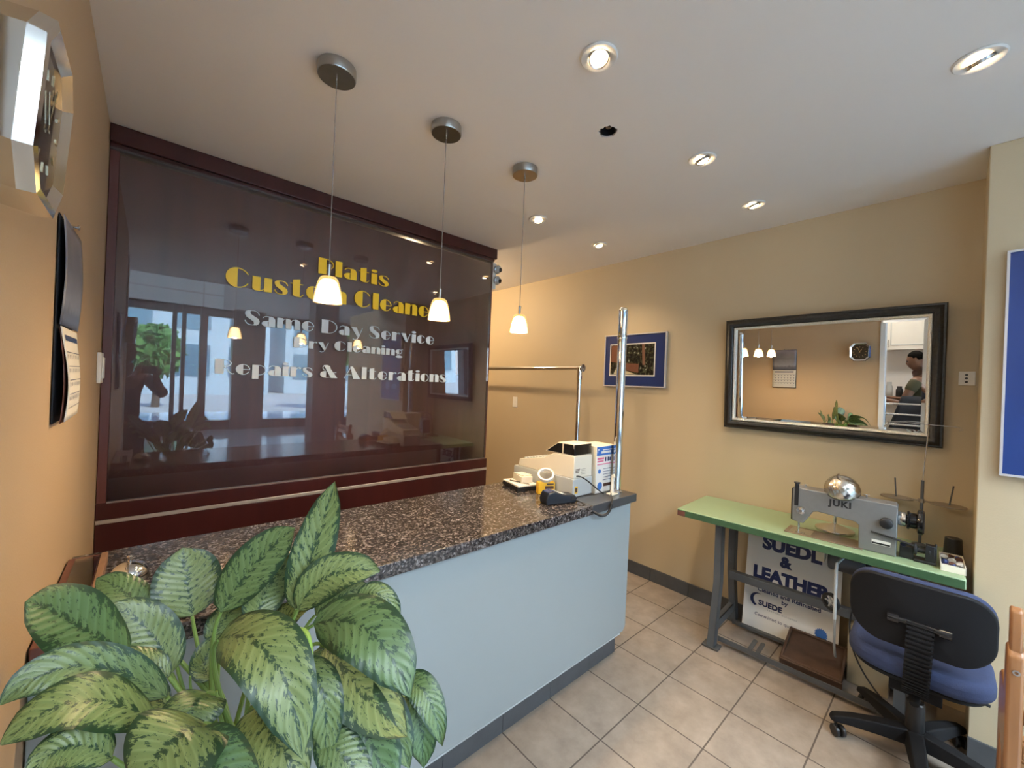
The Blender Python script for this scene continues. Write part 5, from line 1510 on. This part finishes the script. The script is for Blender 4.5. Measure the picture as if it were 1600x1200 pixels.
MB().box((-2.048, -.5, .001), (-1.50, 2.0, 1.16)).build('cabinet', MT['white'], kc, bevel=.003)
MB().box((-2.048, -.5, 1.161), (-1.47, 2.0, 1.20)).build('top', MT['tanwood'], kc, bevel=.003)
jars = [(.55, .16, 'black'), (.65, .22, 'greyp'), (.76, .18, 'black'), (.86, .26, 'navy'), (.97, .2, 'card'), (.44, .2, 'black')]
for i, (y, h, mm) in enumerate(jars):
    o = MB().lathe([(0, 0), (.035, 0), (.038, .01), (.038, h * .7), (.026, h * .82), (.026, h), (0, h)], (-1.70 + .06 * (i % 2), y, 1.2005), 18).build('jar', MT[mm], None)
    single(o, 'small jar on the side room worktop behind the man, reflected in the mirror', 'jar', 'jars on the side room worktop')
rk = thing('chrome_rack', 'chrome rail rack standing just inside the doorway, reflected in the mirror', 'rack', (-.42, .30, 0))
for z in (1.22, 1.10, .98, .86):
    MB().tube([(-.42, .06, z), (-.42, .58, z)], .010, 12).build('bar', MT['chrome'], rk)
for y in (.06, .58):
    MB().tube([(-.42, y, .001), (-.42, y, 1.30)], .013, 12).build('upright', MT['chrome'], rk)
gm_ = MB()
gv = []
for i in range(13):
    t = i / 12
    gv.append([gm_.bm.verts.new((-.60 + .02 * sin(7 * t) + dx, .30 + .30 * (t - .5) * (1 + 1.0 * s_), 1.30 - .55 * s_)) for s_, dx in ((0, 0), (.3, .03), (.65, .02), (1, 0))])
for a, b in zip(gv, gv[1:]):
    for k in range(3): gm_.bm.faces.new((a[k], b[k], b[k + 1], a[k + 1]))
o = gm_.build('draped_garment', MT['darkcloth'], None, solid=.02)
single(o, 'dark garment spread on the ironing board in front of the man', 'garment')
ib = thing('ironing_board', 'ironing board under the dark garment in the side room', 'ironing board', (-.62, .33, 0))
MB().prism(rrect(.30, .9, .12, 6, -.62, .33), .71, .735, 'z').build('board', MT['greyp'], ib)
for s in (-1, 1):
    MB().tube([(-.62 + .08 * s, .0, .001), (-.62 + .08 * s, .66, .71)], .01, 8).tube([(-.62 + .08 * s, .66, .001), (-.62 + .08 * s, .0, .71)], .01, 8).build('leg', MT['steel'], ib)

# ------------------------------------------------------------------ lobby and street behind the photographer
struct('floor_lobby', MB().box((-9, -14, -.12), (12, YO - .001, -.002)), MT['lobbyfloor'])
struct('trim_2', MB().box((-8.9, -8.1, 3.2), (1.36, -7.89, 5.2)), MT['bulk'], smooth=False)
gv_ = MB().box((-8.9, -7.8899, 3.52), (1.36, -7.888, 3.56)).box((-8.9, -7.8899, 4.06), (1.36, -7.888, 4.10))
for k in range(6): gv_.box((.92 - 1.5 * k, -7.8899, 3.2), (.955 - 1.5 * k, -7.888, 5.2))
struct('trim_3', gv_, MT['lobbyceil'], smooth=False)
struct('ceiling_lobby', MB().box((-9, -9, 5.2), (12, -.56, 5.35)).box((1.36, -8.1, 3.2), (11.9, -7.95, 5.2)), MT['lobbyceil'], smooth=False)
struct('wall_shop_front', MB().box((-9, -.56, ZC + .162), (12, -.5, 5.2)).box((-9, -.56, 0), (-3.2, -.5, ZC + .162)).box((XR + .12, -.56, 0), (12, -.5, ZC + .162)), MT['lobbywall'], smooth=False)
hp = MB().box((-.31, -4.02, 3.33), (.03, -3.98, 3.72)).build('hanging_panel', MT['bulk'], None, bevel=.004)
single(hp, 'square white panel hanging high in the lobby, reflected in the sign glass', 'panel')
struct('wall_lobby_right', MB().box((11.9, -9, 0), (12, -.6, 5.2)), MT['lobbywall'])
struct('wall_lobby_left', MB().box((-9, -9, 0), (-8.9, -.6, 5.2)), MT['lobbywall'])
for (x, y) in ((.0, 0),): pass
# facade: dark piers and glazing
piers = [(-.02 - 8.9, -3.2), (-1.15, -.66), (.345, .43), (.535, .615), (.90, 1.05), (1.60, 2.35), (4.2, 4.6), (7.2, 7.6)]
for i, (a, b) in enumerate([(-3.6, -3.2), (-1.15, -.66), (.345, .43), (.535, .615), (.90, 1.05), (1.60, 2.35), (4.2, 4.6), (7.2, 7.6)]):
    struct('trim_%d' % (4 + i), MB().box((a, -8.3, 0), (b, -7.9, 3.25)), MT['lobbydark'])
struct('trim_12', MB().box((-8.9, -8.2, 3.0), (11.9, -8.0, 3.25)).box((-8.9, -8.2, 0), (11.9, -8.0, .25)), MT['lobbydark'])
gl_ = [(-8.9, -3.6), (-3.2, -1.15), (-.66, .345), (.43, .535), (.615, .90), (1.05, 1.60), (2.35, 4.2), (4.6, 7.2), (7.6, 11.9)]
for i, (a, b) in enumerate(gl_):
    w = MB().box((a, -8.11, .25), (b, -8.10, 3.0)).build('window_%d' % (1 + i), MT['pane'], None, smooth=False); w['kind'] = 'structure'
for (x, y) in ((-1.6, -3.4), (2.9, -4.6), (5.2, -3.6)):
    o = MB().box((x - .25, y - .25, 0), (x + .25, y + .25, 5.199)).build('lobby_column', MT['lobbydark'], None, bevel=.01)
    single(o, {-1.6: 'dark square lobby column left of the shop front', 2.9: 'dark square lobby column out beyond the shop front', 5.2: 'dark square lobby column far right in the lobby'}[x], 'column')
PAN = [(-1.2, -2.6), (.8, -2.6), (2.8, -2.6), (-1.2, -4.8), (.8, -4.8), (2.8, -4.8), (-3.2, -3.8), (4.8, -3.6), (-.2, -6.6), (2.2, -6.6)]  # glowing panels added out of view, standing in for cool lobby daylight
for i, (x, y) in enumerate(PAN):
    p = thing('fill_panel', 'unseen square light panel added in the lobby ceiling to stand in for daylight', 'ceiling light', (x, y, 5.17), group='added lobby fill light panels')
    MB().frame(1.24, 1.24, [(0, 0), (0, -.02), (.02, -.02), (.02, 0)], basis((x, y, 5.199), (0, 0, 1), (1, 0, 0), (0, 1, 0))).build('frame', MT['white'], p)
    MB().box((x - .6, y - .6, 5.182), (x + .6, y + .6, 5.19)).build('diffuser', MT['fillglow'], p)
# street
struct('floor_street', MB().box((-60, -60, -.3), (60, -14, -.15)).box((-60, -14, -.3), (60, -8.35, -.16)), MT['street'])
def tower(loc, w, d, h, lab):
    t = thing('office_tower', lab, 'building', (loc[0], loc[1], -.15))
    MB().box((loc[0] - w / 2, loc[1] - d, -.15), (loc[0] + w / 2, loc[1], h)).build('walls', MT['tower'], t)
    n = int(w / 3)
    wm_ = MB()
    for i in range(n):
        for j in range(int(h / 3.4)):
            x = loc[0] - w / 2 + (i + .5) * w / n
            wm_.box((x - 1.05, loc[1] + .001, 1.2 + 3.4 * j), (x + 1.05, loc[1] + .06, 3.5 + 3.4 * j))
    o = wm_.build('windows', MT['towerglass'], t, smooth=False)
tower((-6, -32), 26, 10, 24, 'pale office building across the street, reflected in the sign glass')
tower((16, -36), 14, 10, 18, 'second pale office building farther right across the street')
def tree(x, y, h, lab):
    t = thing('street_tree', lab, 'tree', (x, y, -.15))
    MB().tube([(x, y, -.15), (x + .05, y, h * .35), (x, y + .05, h * .6)], [.16, .12, .07], 10).build('trunk', MT['bark'], t)
    fm_ = MB(); rr = random.Random(int(x * 10))
    for k in range(420):
        a, b, r = rr.uniform(0, 2 * pi), rr.uniform(-1, 1), rr.uniform(.3, 1) ** .5
        p = Vector((x + h * .26 * r * cos(a) * math.sqrt(1 - b * b), y + h * .26 * r * sin(a) * math.sqrt(1 - b * b), h * .66 + h * .32 * r * b))
        q = Euler((rr.uniform(0, 6), rr.uniform(0, 6), rr.uniform(0, 6))).to_matrix().to_4x4()
        fm_.box((-.22, -.16, -.01), (.22, .16, .01), Matrix.Translation(p) @ q)
    fm_.build('foliage', MT['foliage'], t, smooth=False)
tree(.15, -19, 3.6, 'leafy street tree outside the lobby glass, reflected in the sign')
tree(8.0, -16, 6.5, 'taller street tree farther right outside the lobby glass')

# lights: daylight through the facade, side room and back room lamps
wd = bpy.data.worlds.new('world'); scene.world = wd; wd.use_nodes = True
wnt = wd.node_tree; bg = wnt.nodes['Background']
sk = wnt.nodes.new('ShaderNodeTexSky'); sk.sky_type = 'HOSEK_WILKIE' if False else 'PREETHAM'
sk.sun_direction = (.35, .45, .82); sk.turbidity = 3.5
wnt.links.new(sk.outputs[0], bg.inputs[0]); bg.inputs[1].default_value = 12.0
sun = bpy.data.lights.new('sun', 'SUN'); sun.energy = 36; sun.angle = radians(1); sun.color = (1, .96, .9)
so_ = bpy.data.objects.new('sun', sun); COL.objects.link(so_); so_.location = (0, 5, 20)
so_.rotation_euler = Vector((.2, .55, .8)).to_track_quat('Z', 'Y').to_euler()
def plight(x, y, z, e, col, r=.06, nm='room_lamp'):
    l = bpy.data.lights.new(nm, 'POINT'); l.energy = e; l.color = col; l.shadow_soft_size = r
    o = bpy.data.objects.new(nm, l); COL.objects.link(o); o.location = (x, y, z); return o
for x, y, lab in ((-1.2, .7, 'round ceiling lamp in the side room'), (1.9, 3.7, 'round ceiling lamp in the back room behind the partition')):
    t = thing('ceiling_lamp', lab, 'ceiling light', (x, y, ZC))
    MB().lathe([(0, -.001), (.15, -.001), (.15, -.02), (.14, -.03), (0, -.03)], (x, y, ZC), 32).build('base', MT['white'], t)
    MB().lathe([(.135, -.0305), (.12, -.055), (.07, -.075), (0, -.08)], (x, y, ZC), 32).build('diffuser', MT['warmglow'], t)
plight(-1.2, .7, 2.40, 26, (1, .93, .84)); plight(1.9, 3.7, 2.40, 55, (1, .72, .42))

scene.view_settings.view_transform = 'Standard'
scene.view_settings.look = 'None'
scene.view_settings.gamma = 1.0
scene.view_settings.exposure = 0.4
scene.cycles.use_denoising = True
scene.cycles.max_bounces = 10
scene.cycles.diffuse_bounces = 5
scene.cycles.glossy_bounces = 6
scene.cycles.transparent_max_bounces = 16
scene.cycles.caustics_reflective = False
scene.cycles.caustics_refractive = False
scene.cycles.sample_clamp_indirect = 4.0
